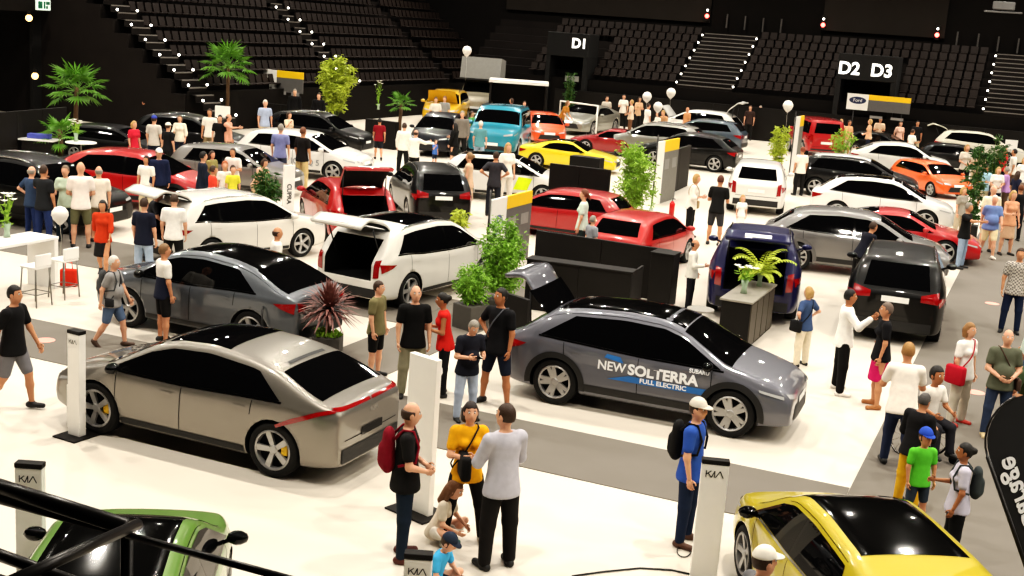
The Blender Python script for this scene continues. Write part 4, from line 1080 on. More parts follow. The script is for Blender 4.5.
# portals with letters
for la, lb, txts, lab in ((pa, pb, [('D1', .78)], 'black entrance portal marked D1 in the far stand'), (pc, pd, [('D2', .20), ('D3', .74)], 'black entrance portal marked D2 and D3 in the far stand')):
    t = thing('entrance_portal', lab, 'portal', toF(la, -.1, 0), ANG); L = lb-la; q = MB()
    q.box((0, -.3, 4.1), (L, 1.6, 5.6), None, .03); q.build('lintel', [mat('portal black', (.006, .006, .006), .8)], t)
    for x in (0, L-.3): q = MB(); q.box((x, -.3, 0), (x+.3, 1.6, 4.1)); q.build('jamb', [mat('portal black', (.006, .006, .006), .8)], t)
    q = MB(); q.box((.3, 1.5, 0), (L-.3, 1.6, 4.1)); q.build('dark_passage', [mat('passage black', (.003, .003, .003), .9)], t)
    for tx, f in txts: lettering(tx, .85 if len(txts) == 1 else 1.0, frame((L*f, -.33, 4.95 if len(txts) == 1 else 4.72), (1, 0, 0), (0, 0, 1)), mat('white letter glow', (1, .98, .92), .5, emit=1.2), t, bold=.03)
    if len(txts) == 1: q = MB(); q.box((L*.5, -.34, 2.55), (L*.5+.95, -.3, 2.9)); q.build('exit_plate', [mat('dim plate', (.25, .25, .23), .6)], t)
# tunnel corner on the left: lintel with exit sign, dark doorway, wall lamps, black barrier
def on_u(px, py, u):
    d = ray(px, py); t = (u-C_O@HU)/(d@HU); return C_O+d*t
a, b = on_u(-60, 60, -44.), on_u(160, 60, -44.)
q = MB(); L = np.linalg.norm((b-a)[:2]); q.box((0, 0, 4.9), (L, .3, 9)); struct(q.build('wall_tunnel_head', [HALLB], None, False, (a[0], a[1], 0), math.atan2(*(b-a)[1::-1])))
a, b = on_u(33, 60, -44.5), on_u(74, 60, -44.5)
q = MB(); L = np.linalg.norm((b-a)[:2]); q.box((0, 0, 0), (L, .2, 4.9)); struct(q.build('door_1', [mat('passage black', (.003, .003, .003), .9)], None, False, (a[0], a[1], 0), math.atan2(*(b-a)[1::-1])))
p = on_u(43, 5, -43.5); t = thing('exit_sign', 'lit white and green exit sign above the tunnel on the left', 'sign', p, ANG+PI/2); q = MB(); q.box((-.42, -.06, -.24), (.42, .06, .24), None, .02); q.build('housing', [mat('exit sign glow', (.75, .85, .75), .5, emit=.7)], t)
q = MB()
for bx in ((-.36, -.16, -.10, .16), (-.02, -.16, .08, .16), (.12, .02, .36, .16), (.12, -.16, .24, -.04)): q.box((bx[0], -.07, bx[1]), (bx[2], -.061, bx[3]))
q.build('pictogram', [mat('exit green', (.02, .16, .08), .5)], t)
for x, y, l in ((29, 18, 'warm lamp glowing under the tunnel head'), (35, 76, 'warm lamp glowing low on the tunnel wall')):
    p = on_u(x, y, -43.6); t = thing('wall_lamp', l, 'lamp', p); q = MB(); q.ball((0, 0, 0), .16, 10, 6); q.build('bulb', [mat('warm glow', (1, .62, .25), .5, emit=3.)], t, True); q = MB(); q.box((-.05, -.05, .1), (.05, .05, .32)); q.build('bracket', [STEEL], t)
# visitor balcony under the camera and its railing
q = MB(); q.box((-4, -4, 3.45), (4, 2.9, 3.6)); o = q.build('balcony_floor', [CONC]); o['kind'] = 'structure'
for x in (-3.5, 3.5):
    q = MB(); q.box((x-.15, 1.9, 0), (x+.15, 2.2, 3.45)); struct(q.build('balcony_column', [CONC]))
t = thing('balcony_railing', 'black steel tube railing across the bottom left corner', 'railing', (0, 0, 0))
E1 = PD(127, 527, 3.0); zt = E1[2]
def onz(px, py, z): return P(px, py, z)
q = MB(); a = onz(-60, 468, zt); q.tube([a, E1], .021, 10); q.build('top_rail', [STEEL], t, True)
q = MB(); a = onz(-60, 483, zt-.03); b = onz(124, 532, zt-.03); q.tube([a, b], .014, 8); q.build('under_rail', [STEEL], t, True)
q = MB(); q.tube([onz(127, 535, zt-.015), onz(330, 590, zt-.015)], .0095, 8); q.build('side_rail', [STEEL], t, True)
q = MB(); b = E1*1.; b[2] = 3.6; q.tube([E1, b], .016, 8); q.build('post', [STEEL], t, True)
q = MB(); q.tube([PD(138, 524, 2.98), PD(10, 582, 2.5)], .014, 8); q.build('brace', [STEEL], t, True)
q = MB(); q.tube([onz(-60, 533, zt-.22), onz(95, 590, zt-.22)], .017, 8); q.build('lower_rail', [STEEL], t, True)
q = MB(); q.tube([onz(-60, 556, zt-.25), onz(60, 598, zt-.25)], .008, 8); q.build('wire_rail', [STEEL], t, True)
# ------------------------------------------------------------------ cars on show
SILV = '#88837b'
c_ = car('ev6', 'silver beige electric crossover with black roof glass, beside the tall white pylon', SILV, 157, wheel=('rl', 273, 477), sun=GLASS, metal=.7, mirror=GLOSSB, detail=True, plate=GLOSSB)
kia(c_, (-2.395, 0, .90), (0, -1, 0), .075, CHROME)
for o in [x for x in c_.children if x.name.startswith('wheel')]:
    q = MB(); q.box((-.20, .02, -.06), (-.10, .075, .09), None, .02); q.build('brake_caliper', [YELLOWB], o)
c_ = car('solterra', 'dark grey electric SUV with raised tailgate and lettering on its doors', '#62636b', -21.5, wheel=('rr', 553, 404), gate=True, roof='black', clad=PLASTIC, arch=PLASTIC, style='double', metal=.25, detail=True)
BLUEB = mat('decal blue', '#2f6fae', .4, var=.25, scale=3)
_p = [v for kk, v in _cache.items() if kk[0] == 'solterra'][0]; _b = BVHTree.FromPolygons([tuple(v.co) for v in _p[0][0][1].vertices], [tuple(f.vertices) for f in _p[0][0][1].polygons])
for pts in ([(-.55, .60), (1.08, .60), (1.12, .70), (-.20, .70)], [(-.62, .93), (-.30, .88), (-.36, .97), (-.58, .99)]):
    V, F = proj_grid(_b, 'R', strip2(pts[:2], pts[:1:-1], 24, 3), .009); link('decal', newmesh('decal', V, F, [BLUEB], None, True), c_)
LW = mat('white vinyl lettering', (.9, .9, .9), .5, var=.01)
side_decal(c_, 'solterra', 'R', 'NEW', -.72, .80, .20, LW, bold=.004)
side_decal(c_, 'solterra', 'R', 'SOLTERRA', -.22, .80, .225, LW, bold=.009, sx=1.04)
side_decal(c_, 'solterra', 'R', 'FULL ELECTRIC', -.02, .655, .10, LW, bold=.003, sx=1.1)
side_decal(c_, 'solterra', 'R', 'SUBARU', .74, .95, .085, LW, bold=.002)
c_ = car('c40', 'grey coupe-style SUV with black roof and a charging cable at its rear wing', '#5b5f64', 157, wheel=('fl', 128, 327), roof='black', metal=.3, detail=True)
q = MB(); q.tube([(-1.62, .90, .88), (-1.66, 1.0, .82), (-1.70, 1.04, .6), (-1.72, 1.02, .3), (-1.74, 1.04, .03), (-2.3, 1.3, .02)], .018, 6); q.build('charging_cable', [PLASTIC], c_, True)
q = MB(); q.lathe([(0, .0), (.085, 0), (.085, .02), (0, .02)], 14, 'y', (-1.62, .895, .90)); q.build('charge_flap', [PLASTIC], c_, True)
m = P(838, 518, 1.0); hd_ = np.array([math.cos(math.radians(97)), math.sin(math.radians(97)), 0])
car('niro', 'bright yellow crossover with black glass roof at the bottom right', '#b9a51c', 97, at=m-hd_*.70, roof='black', wtrim='chrome', mirror=None, detail=True, scale=.91)
m = P(134, 539, 1.0); hd_ = np.array([math.cos(math.radians(97)), math.sin(math.radians(97)), 0])
car('niro', 'lime green crossover with black roof behind the steel railing', '#5a8030', 97, at=m-hd_*.70, roof='black', scale=.9, detail=True, mirror=None)
car('suv', 'white estate SUV with raised tailgate, rear facing the three talking visitors', '#d9d5cc', 60, wheel=('rr', 408, 308), gate=True, sun=GLASS, detail=True)
car('suv', 'white SUV with open tailgate where a man in white shirt looks in', '#d9d5cc', 50, wheel=('fr', 301, 257), gate=True, detail=True, scale=.93)
car('solterra', 'bright red SUV beside the palm on the left, rear to the left', '#a80f12', -7, bbox=(78, 142, 196, 210), scale=1.0, arch=PLASTIC, detail=True)
car('suv', 'large black SUV parked at the left edge of the frame', '#0b0b0b', -16, bbox=(-52, 157, 121, 222), scale=1.02)
car('niro', 'silver grey SUV behind the group in red and yellow shirts', '#7c7975', -12, bbox=(180, 134, 292, 197), metal=.4)
c_ = car('hatch', 'white electric hatchback with model lettering along its door', '#d8d5cf', -12, bbox=(236, 119, 374, 182), scale=1.12, detail=True)
side_decal(c_, 'hatch', 'R', 'IONIQ 5', -.1, .56, .26, mat('grey vinyl', (.25, .25, .25), .6), bold=.004)
car('hatch', 'dark hatchback parked behind the red SUV on the left', '#141416', -8, bbox=(74, 121, 158, 163))
car('suv', 'black SUV behind the white electric hatchback', '#0c0c0d', -16, bbox=(274, 103, 364, 155))
car('suv', 'dark van shaped car parked behind the row of visitors on the left', '#151517', -10, bbox=(150, 116, 232, 152), detail=False)
car('hatch', 'red hatchback with its tailgate up facing the aisle', '#a31014', 112, bbox=(300, 176, 396, 238), gate=True, lim=(.95, 1.12), detail=True)
car('forester', 'black compact SUV seen from behind with white number plate', '#0a0a0b', 106, bbox=(390, 160, 470, 221), lim=(.9, 1.1))
car('suv', 'dark blue black SUV facing the aisle behind two men in white', '#10131c', -98, bbox=(413, 107, 466, 155))
c_ = car('hatch', 'white and neon yellow small car behind the VW style sign board', '#d8d5cf', -8, bbox=(448, 146, 566, 203), roof='black', detail=True); c_['label'] = 'white small car with black roof and neon yellow door panel'
_b2 = [v for kk, v in _cache.items() if kk[0] == 'hatch'][0][0][0][1]; _b = BVHTree.FromPolygons([tuple(v.co) for v in _b2.vertices], [tuple(f.vertices) for f in _b2.polygons])
V, F = proj_grid(_b, 'R', strip2([(.35, .45), (.8, .45)], [(.5, .86), (.95, .84)], 6, 4), .009); link('decal', newmesh('decal', V, F, [mat('neon vinyl', '#d8ee10', .5)], None, True), c_)
car('coupe', 'yellow sports car behind the black partition panels', '#d9c214', -14, bbox=(528, 136, 612, 172), roof='black')
car('coupe', 'dark red coupe with black windows behind the yellow sports car', '#8e1116', 163, bbox=(576, 124, 652, 158))
car('jeep', 'teal blue off-roader facing the aisle', '#157f96', -98, bbox=(470, 100, 529, 154), roof='#157f96', detail=False, lim=(.9, 1.3), rail=PLASTIC)
car('hatch', 'orange hatchback facing the aisle beside the teal off-roader', '#cf4a12', -82, bbox=(523, 108, 564, 144), detail=False)
car('coupe', 'silver sports car with black grille facing the aisle', '#8d8c82', -116, bbox=(553, 96, 619, 137), metal=.4)
car('suv', 'yellow SUV with raised bonnet at the far left row', '#c79a14', -95, bbox=(424, 86, 468, 124), hood=True, detail=False)
car('solterra', 'black SUV in profile with red tail lamps behind the grey sign board', '#0b0b0c', 158, bbox=(640, 120, 740, 176), scale=1.0, detail=True)
car('suv', 'silver grey SUV behind the black SUV in profile', '#8b8983', 160, bbox=(606, 120, 706, 160), metal=.4, detail=False)
car('hatch', 'blue grey hatchback with red tail lamps in the far row', '#3c4854', 158, bbox=(664, 114, 741, 152), detail=False)
car('hatch', 'white hatchback with raised bonnet in the far row', '#dad8d2', 158, bbox=(652, 103, 742, 144), hood=True, gate=True, detail=False)
car('niro', 'white SUV seen from behind beside the leafy column plant', '#dcdad4', 78, bbox=(722, 152, 792, 213), lim=(.9, 1.1), clad=PLASTIC, detail=False)
car('jeep', 'tall red off-roader seen from behind near the far wall', '#a50f14', 92, bbox=(796, 106, 836, 160), lim=(.9, 1.35), detail=False, rail=PLASTIC)
car('c40', 'white electric coupe SUV in the back row on the right', '#d6d5ce', -14, bbox=(834, 131, 966, 184), scale=1.06)
car('solterra', 'bright white SUV in profile behind the silver grey SUV', '#e3e2de', -17, bbox=(806, 163, 958, 234), scale=1.02, roof='black', detail=True)
car('hatch', 'orange hatchback facing the right aisle', '#d5581a', -72, bbox=(902, 152, 960, 199), lim=(.95, 1.15), detail=False)
car('hatch', 'black car with white roof line between two white SUVs', '#111112', -17, bbox=(800, 148, 912, 202), detail=False, roof='#d8d6d0')
car('solterra', 'silver grey SUV in profile behind the black SUV on the right', '#7b7977', -15, bbox=(762, 192, 948, 285), scale=1.04, metal=.45, arch=GREYB, detail=True, style='ten')
car('coupe', 'red sports car beyond the silver grey SUV', '#b00f16', -16, bbox=(838, 203, 962, 262), scale=1.0)
car('forester', 'black SUV seen from behind beside the right carpet aisle', '#050505', 72, bbox=(842, 238, 949, 337), lim=(.92, 1.05), arch=PLASTIC, detail=True)
car('suv', 'dark navy SUV with open tailgate behind the black counter', '#15163f', 78, bbox=(703, 224, 806, 312), gate=True, lim=(.92, 1.05), detail=True)
car('hatch', 'red hatchback behind the woman in pale green', '#a00d12', 160, bbox=(526, 188, 602, 238), lim=(.95, 1.1), detail=True)
car('hatch', 'red hatchback with dark rear window behind the black desk', '#b01410', 64, bbox=(588, 204, 690, 272), lim=(.95, 1.1), detail=True)
car('suv', 'pale estate car with blue lining in its open tailgate at the far right', '#c9c4b4', -18, bbox=(940, 124, 1018, 166), gate=True, detail=False)
car('hatch', 'black hatchback in front of the pale estate at the far right', '#0d0d0e', -18, bbox=(924, 138, 992, 174), detail=False)
car('hatch', 'black car with dark windscreen behind the white electric coupe SUV', '#101112', -40, bbox=(856, 126, 908, 160), detail=False)
c_ = car('jeep', 'pale camper vehicle carrying a grey roof tent at the far end', '#a29a88', -95, bbox=(455, 78, 506, 114), detail=False, lim=(.9, 1.3), rail=PLASTIC)
t = thing('roof_tent', 'grey folding roof tent open on top of the pale camper', 'tent', tuple(c_.location), c_.rotation_euler.z, None, c_.scale[0]); q = MB()
q.prism([(-1.2, 1.9), (1.1, 1.9), (.7, 2.9), (-1.3, 2.75)], -.95, .95); q.build('canvas', [mat('grey tent canvas', '#7b7a76', .9)], t); q = MB(); q.box((-1.25, -.98, 1.84), (1.15, .98, 1.92)); q.build('base_tray', [PLASTIC], t)
# ------------------------------------------------------------------ show furniture
pylon('tall white sign pylon with black cap in front of the silver crossover', P(77, 436), math.radians(-118), .22, 1.50, .12)
q = MB(); o = P(72, 430); q.box((-.06, -.10, .0), (.06, .10, .62), None, .008); tag(q.build('info_plinth', [WHITE], None, False, o+np.array([-.0, .12, 0]), math.radians(-118)), 'short white plinth tucked behind the tall pylon at the crossover', 'plinth')
def pyl(label, x, y, w, H=1.5, yaw=-90): p, h = place((x, y), None, H); pylon(label, (p[0], p[1], 0), math.radians(yaw), w, h/1.0)
pyl('white sign pylon with black cap behind the railing at the left', 30, 462, .26)
pyl('white sign pylon beside the boy sitting in the blue shirt', 419, 552, .235)
pyl('white sign pylon with black cap beside the yellow crossover', 716, 459, .29, 1.52, -95)
p_, h_ = place((424, 356), (417, 512)); pylon('plain white sign pylon behind the bald man with the red backpack', p_, math.radians(50), .46, h_, .09, cap=False, logo=False, plate=True)
balloon('white balloon tied to the plain white pylon', P(432, 372, 1.75), .13, string=.8)
pp, hh = place((290, 165), (287, 240)); pylon('narrow white pylon with vertical lettering by the red open hatchback', pp, math.radians(-60), .30, hh, .08, cap=False, logo=False, text='CUPRA')
t = thing('feather_banner', 'black feather flag with mirrored white lettering at the right edge', 'banner', (0, 0, 0)); B0 = P(1071, 690)
ax = nrm(np.array([-1.2, .05, 2.45])); hx = np.array([1., .15, 0]); hx = nrm(hx-ax*(hx@ax)); Lb = 2.98
def bp(a, b): return B0+ax*a+hx*b
q = MB(); pts = [bp(.35, .0), bp(Lb-.42, 0)]
for k in range(9): an = PI-k*PI/2/8; pts.append(bp(Lb-.42+.42*math.sin(PI-an)*1.0, .42+.42*math.cos(an)))
pts += [bp(Lb-.02, .60), bp(Lb-.25, .80), bp(.35, .80)]
q.add(pts, [tuple(range(len(pts)))]); q.build('flag_cloth', [mat('black flag cloth', '#16171a', .7, var=.1)], t)
q = MB(); q.tube([bp(0, -.02), bp(Lb-.42, -.02)]+[bp(Lb-.42+.43*math.sin(PI-an), .42+.44*math.cos(an)) for an in np.linspace(PI, PI/2, 8)], [.02]*2+[.011]*8, 6); q.build('pole', [STEEL], t, True)
q = MB(); q.lathe([(0, 0), (.25, 0), (.25, .04), (.03, .06), (.03, .12), (0, .12)], 16, 'z', tuple(B0)); q.build('base_plate', [STEEL], t, True)
nf = np.cross(hx, ax); nf = nf if nf[1] < 0 else -nf
V, F = textmesh('Garage', .27, 0, .006, 'RIGHT'); org = bp(Lb-.50, .17)+nf*.012
V = [org+ax*(v[0])+hx*(v[1]*1.0) for v in V]; link('lettering', newmesh('lettering', V, F, [LW], None, False), t)
# black counters and partitions
a, b = P(537, 230, 1.2), P(672, 250, 1.2); wall_panel('long black partition wall in front of the red hatchback with dark rear window', a, b, 1.2, .10)
a, b = P(527, 259, 1.08), P(632, 273, 1.08); d_ = nrm(b-a); n_ = np.array([-d_[1], d_[0], 0])
t = thing('reception_desk', 'low black reception desk behind the raised tailgate of the dark grey SUV', 'desk', (a[0], a[1], 0), math.atan2(d_[1], d_[0])); L = np.linalg.norm(b-a); q = MB()
for i in range(2): q = MB(); q.box((L*i/2+.004, 0, 0), (L*(i+1)/2-.004, .05, 1.06)); q.build('panel', [BLACKB], t)
q = MB(); q.box((-.02, -.03, 1.06), (L+.02, .42, 1.10), None, .008); q.build('desk_top', [BLACKB], t); q = MB(); q.box((L-.05, .05, 0), (L, 1.1, 1.06)); q.build('return_panel', [BLACKB], t)
o = P(661, 304); t = thing('black_column', 'black square column at the end of the reception desk', 'column', o, ANG); q = MB(); q.box((-.26, -.26, 0), (.26, .26, 1.17), None, .01); q.build('shaft', [BLACKB], t); q = MB(); q.box((-.28, -.28, 1.17), (.28, .28, 1.2), None, .005); q.build('top_plate', [BLACKB], t)
a, b = P(505, 292, 1.0), P(530, 300, 1.0); wall_panel('short black partition left of the reception desk', a, b, 1.0, .1, seg=1)
def wp(label, x0, y0, x1, y1, zt, yb0, seg=2):
    w = P(x0, yb0); h = place((x0, y0), (x0, yb0))[1]; b = P(x1, y1, h); wall_panel(label, w, b, h, .12, seg=seg)
wp('tall black partition behind the woman in pale green', 546, 163, 611, 170, 1.5, 222)
w = P(569, 196); wall_panel('upper black partition in front of the yellow sports car', w, w+HU*1.15, place((569, 155), (569, 196))[1], .5, seg=1)
t = thing('fire_extinguisher', 'red fire extinguisher standing below the grey sign board', 'extinguisher', P(671, 218)); q = MB(); q.lathe([(0, 0), (.09, 0), (.09, .48), (.05, .56), (0, .58)], 14); q.build('cylinder', [mat('extinguisher red', '#c01814', .3)], t, True); q = MB(); q.tube([(0, 0, .56), (0, 0, .64), (.09, 0, .64)], .018, 6); q.build('valve', [PLASTIC], t, True)
wp('black partition frame beside the grey sign board', 664, 152, 690, 145, 1.4, 196, 2)
t = thing('display_counter', 'dark counter with pale top carrying palm fronds and white flowers', 'counter', P(717, 345), math.atan2(HV[1], HV[0])); q = MB(); q.box((0, -.58, 0), (2.2, 0, .92)); q.build('carcass', [BLACKB], t)
for i in range(4): q = MB(); q.box((.03+i*.54, -.60, .05), (.52+i*.54, -.58, .88)); q.build('door_panel', [mat('taupe panel', '#4b4439', .5)], t)
q = MB(); q.box((-.03, -.62, .92), (2.23, .04, .96), None, .006); q.build('counter_top', [mat('stone top', '#8a857b', .45)], t)
ct = lambda l, w, z=.96: np.array(t.location)+HV*l+HU*w+np.array([0, 0, z])
CT = ct
flowers('glass vase of white lilies on the front of the display counter', ct(.75, .25), .62, 6)
frond_palm('green palm fronds in a glass vase on the display counter', ct(1.7, .35), 1.0, .42, 18, .3, leaf='yel', vase=GLASSV, name='frond_vase', catn='plant')
def round_table(label, p, h=1.05, r=.32, m=WHITEG):
    t = thing('round_bar_table', label, 'table', p); q = MB(); q.lathe([(0, h-.03), (r, h-.03), (r, h), (0, h)], 24); q.build('table_top', [m], t); q = MB(); q.tube([(0, 0, .02), (0, 0, h-.03)], .03, 8); q.build('leg', [mat('grey steel', '#77746e', .35, .6)], t, True)
    q = MB(); q.lathe([(0, 0), (.24, 0), (.24, .015), (.03, .03), (0, .03)], 20); q.build('base', [mat('grey steel', '#77746e', .35, .6)], t); return t
w = P(706, 309, .9); round_table('small grey round table beside the display counter', (w[0]-.1, w[1], 0), .9, .26, mat('grey laminate', '#8a867f', .4))
w = P(81, 142, 1.1); round_table('white round bar table in front of the dark hatchback', (w[0], w[1], 0), 1.1, .5); flowers('small white flower arrangement on the round bar table', (w[0]-.2, w[1]+.1, 1.1), .75, 6)
# left bar table and stools
c0 = P(57, 236, 1.08); t = thing('bar_table', 'long white bar table at the left edge', 'table', (c0[0], c0[1], 0), math.atan2(HV[1], HV[0])); GS = mat('grey steel', '#77746e', .35, .6)
q = MB(); q.box((-2.3, -.05, 1.02), (0, .72, 1.08), None, .006); q.build('table_top', [WHITEG], t)
for x0 in (-2.3, -.1): q = MB(); q.box((x0, -.03, 0), (x0+.1, .70, 1.02), None, .004); q.build('end_panel', [WHITEG], t)
TT = np.array(t.location)
flowers('tall vase of white lilies on the left bar table', P(7, 237, 1.08), .95, 8)
def stool(p, yaw):
    t = thing('bar_stool', 'white bar stool', 'stool', p, yaw); q = MB(); q.box((-.2, -.2, .74), (.2, .2, .79), None, .015); q.build('seat', [WHITEG], t)
    q = MB(); q.box((-.21, -.2, .79), (-.17, .2, 1.02), None, .012); q.build('backrest', [WHITEG], t)
    for sx in (-1, 1):
        for sy in (-1, 1): q = MB(); q.tube([(sx*.21, sy*.20, 0), (sx*.17, sy*.17, .74)], .014, 6); q.build('leg', [GS], t, True)
    q = MB(); q.tube([(.2, -.19, .25), (.2, .19, .25), (-.2, .19, .25), (-.2, -.19, .25), (.2, -.19, .25)], .010, 6); q.build('foot_ring', [GS], t, True); return t
st = stool(P(36, 305), ANG+PI); st['label'] = 'white bar stool nearest the camera at the left bar table'
st = copy_tree(st); w = P(64, 297); st.location = tuple(w); st['label'] = 'white bar stool at the far end of the left bar table'
balloon('white balloon floating above the left bar table', P(55, 217, 1.75)+np.array([0, .25, 0]), .16, string=.6)
t = thing('carrier_bag', 'small red carrier bag on the floor behind the bar stools', 'bag', P(69, 286)); q = MB(); q.box((-.17, -.08, 0), (.17, .08, .36), None, .03); q.build('bag_body', [cloth('#c8321c')], t); q = MB(); q.tube([(-.08, 0, .35), (-.06, 0, .5), (.06, 0, .5), (.08, 0, .35)], .01, 6); q.build('handle', [cloth('#c8321c')], t, True)
# sign boards
def sb(label, x, ytop, ybase, wm, logo, **k):
    w, h = place((x, ytop), (x, ybase)); return signboard(label, w, HV, wm, h, logo=logo, **k)
sb('sign board with white emblem panel and yellow strip beside the bamboo', 486, 200, 272, 2.5, 'ring')
sb('sign board with yellow strip and grey field beside the bushy plant', 652, 142, 206, 2.6, None, white=.3, dark=mat('light grey field', '#6d6b66', .5))
sb('sign board with yellow corner in front of the tall red off-roader', 789, 117, 176, 1.9, None, white=.5, dark=mat('light grey field', '#6d6b66', .5))
def hang(label, x, y0, y1, v, x1, logo, white):
    a = px_on_far(x, y0, v); b = px_on_far(x1, y1, v); hgt = (px_on_far(x, y1, v)[2]); L = abs((b-a)@HU)
    t = signboard(label, (a[0], a[1], 0), HU, L, a[2], hgt, pole=False, logo=logo, white=white, strip=.32)
    for x in (L*.12, L*.88): q = MB(); q.tube([(x, .06, 0), (x, .06, hgt+.1)], .03, 6); q.build('post', [STEEL], t, True)
    return t
hang('white sign with dark oval logo and yellow strip below the D2 portal', 848, 93, 109, V0-1.0, 910, 'oval', .34)
hang('white sign with small red mark and yellow strip on the left stand', 264, 69, 90, V0-22.5, 303, 'shield', .34)
for x, y, yb, l in ((222, 106, 128, 'blank white sign held above the visitors on the left'), (1007, 140, 160, 'blank white sign at the far right edge')):
    w = P(x, yb+12); h = place((x, y), (x, yb+12))[1]; t = thing('notice_sign', l, 'sign', w); q = MB(); q.box((-.33, -.02, h-.5), (.33, .02, h), None, .005); q.build('panel', [WHITE], t); q = MB(); q.tube([(0, .03, 0), (0, .03, h-.4)], .02, 6); q.build('pole', [STEEL], t, True)
# far booth, gate frame and barriers
a = P(487, 125); t = thing('black_booth', 'black open booth with white roof edge behind the teal off-roader', 'booth', a, 0); q = MB(); W_ = 3.4
q.box((0, .0, 0), (.12, 2.5, 2.5)); q.build('side_wall', [BLACKB], t); q = MB(); q.box((W_-.12, 0, 0), (W_, 2.5, 2.5)); q.build('side_wall', [BLACKB], t); q = MB(); q.box((.12, 2.4, 0), (W_-.12, 2.5, 2.5)); q.build('back_wall', [BLACKB], t); q = MB(); q.box((-.05, -.05, 2.5), (W_+.05, 2.55, 2.66)); q.build('roof_edge', [WHITE], t)
c_ = car('hatch', 'orange car with raised bonnet standing inside the black booth', '#d04a1c', -90, bbox=(508, 84, 536, 112), hood=True, detail=False)
for l, pts in (('white frame arch in front of the silver sports car', (589, 100, 608, 137)),):
    w0 = P(pts[0]-31, pts[3]-2); w1 = P(pts[2]-13, pts[3]+4); t = thing('frame_arch', l, 'frame', (0, 0, 0)); q = MB(); h = 1.9; q.tube([w0, w0+[0, 0, h], w1+[0, 0, h], w1], .05, 6); q.build('tube_frame', [WHITE], t, True)
wall_panel('black barrier wall at the foot of the left stand', P(224, 124), P(300, 132), 1.25, .1, seg=4)
wall_panel('black panel fence at the left edge behind the palm', P(-40, 176), P(66, 160), 1.9, .1, seg=4)
wall_panel('black planter wall behind the man in dark red', P(366, 146), P(396, 150), 1.25, .3, name='planter_wall', catn='partition', seg=1)
wall_panel('long black barrier wall along the far stand', UV(-30, V0-.35), UV(44, V0-.35), 2.0, .12, seg=14)
w = P(40, 168); t = thing('leaflet_table', 'white table with blue leaflets beside the left palm', 'table', w); q = MB(); q.box((-.6, -.35, .95), (.6, .35, 1.0)); q.build('table_top', [WHITEG], t); q = MB(); q.box((-.5, -.3, 0), (.5, .3, .95)); q.build('carcass', [BLACKB], t)
q = MB(); q.box((-.4, -.1, 1.0), (.35, .2, 1.16), None, .02); tag(q.build('leaflet_box', [mat('blue print', '#4b55a8', .5, var=.5, scale=4)], None, False, w), 'blue leaflet box on the white table by the palm', 'box')
# cable on the floor by the right pylon
q = MB(); pts = [P(x, y, .012) for x, y in ((572, 576), (600, 572), (640, 568), (672, 570), (690, 574))]; q.tube(pts, .011, 6); tag(q.build('floor_cable', [PLASTIC], None, True), 'thin black cable lying on the white floor near the right pylon', 'cable')
q = MB(); pts = [P(684+7*math.cos(a_), 551+6*math.sin(a_), .012) for a_ in np.linspace(0, 9, 22)]; q.tube(pts, .007, 5); tag(q.build('cable_coil', [PLASTIC], None, True), 'small coil of cable at the feet of the man in blue', 'cable')
# ------------------------------------------------------------------ plants
def pl(fn, label, x, ytop, ybase, **k):
    w, h = place((x, ytop), (x, ybase)); return fn(label, w, h, **k)
pl(fan_palm, 'fan palm standing before the dark tunnel on the left', 77, 64, 150, R=1.25, leaf='palm')
pl(fan_palm, 'potted palm beside the white round bar table', 60, 117, 168, R=.85, leaf='palm', n=16)
pl(fan_palm, 'fan palm at the foot of the lit stairway', 226, 44, 132, R=1.35, leaf='palm')
pl(fan_palm, 'small palm in a pot above the black planter wall', 399, 92, 143, R=.75, n=14)
pl(bush, 'dense light green bush in front of the left stand', 335, 53, 128, rx=1.2, rz=1.25, n=3600, ls=.22, leaf='yel')
pl(bush, 'bushy green plant behind the red hatchback roof', 632, 144, 226, rx=.82, rz=1.0, n=3600, ls=.14, leaf='bush')
pl(bush, 'large feathery bamboo plant in a grey planter beside the emblem board', 498, 210, 322, rx=.62, rz=.95, n=5200, ls=.10, leaf='bamboo', pm=POTG, ph=.5, stems=11)
w = P(470, 328); bush('bamboo spray leaning out over the grey carpet aisle', (w[0], w[1], 0), 1.35, .42, .48, n=2200, ls=.09, leaf='bamboo', pm=POTG, ph=.5)
pl(bush, 'round light green bush at the far end', 523, 50, 112, rx=.9, rz=1.1, n=900, ls=.22, leaf='yel')
pl(bush, 'tall thin plant left of the D1 portal', 567, 66, 122, rx=.45, rz=1.5, n=500, ls=.22, leaf='dark')
pl(bush, 'slim column of light green bamboo behind the white SUV', 776, 118, 178, rx=.45, rz=1.1, n=1200, ls=.16, leaf='yel')
pl(bush, 'green bush behind the top of the red off-roader', 811, 84, 142, rx=.8, rz=1.0, n=700, ls=.2, leaf='bush')
pl(cordyline, 'red leaved spiky cordyline in a grey square planter', 327, 275, 358, R=.60)
pl(bush, 'dark green plant between the silver SUV and the narrow pylon', 266, 163, 226, rx=.55, rz=.9, n=700, ls=.18, leaf='dark')
pl(bush, 'dark green plant beside the right aisle in front of the orange car', 968, 140, 238, rx=.45, rz=1.5, n=1200, ls=.18, leaf='dark')
pl(bush, 'second dark plant behind the right aisle crowd', 990, 132, 196, rx=.5, rz=1.1, n=600, ls=.2, leaf='dark')
pl(bush, 'pale green plant beside the white electric coupe SUV', 838, 128, 170, rx=.7, rz=.6, n=500, ls=.18, leaf='bush')
w = P(372, 138); flowers('white flowers on the black planter wall', (w[0], w[1]+2.0, 1.25), 1.5, 5)
w, h = place((886, 114), (886, 150)); t = wall_panel('black plinth carrying white flowers below the D2 portal', w, w+np.array([.6, 0, 0]), 1.2, .5, name='black_plinth', catn='plinth', seg=1); flowers('white flowers on the black plinth below the D2 portal', (w[0]+.3, w[1], 1.2), 1.15, 7)
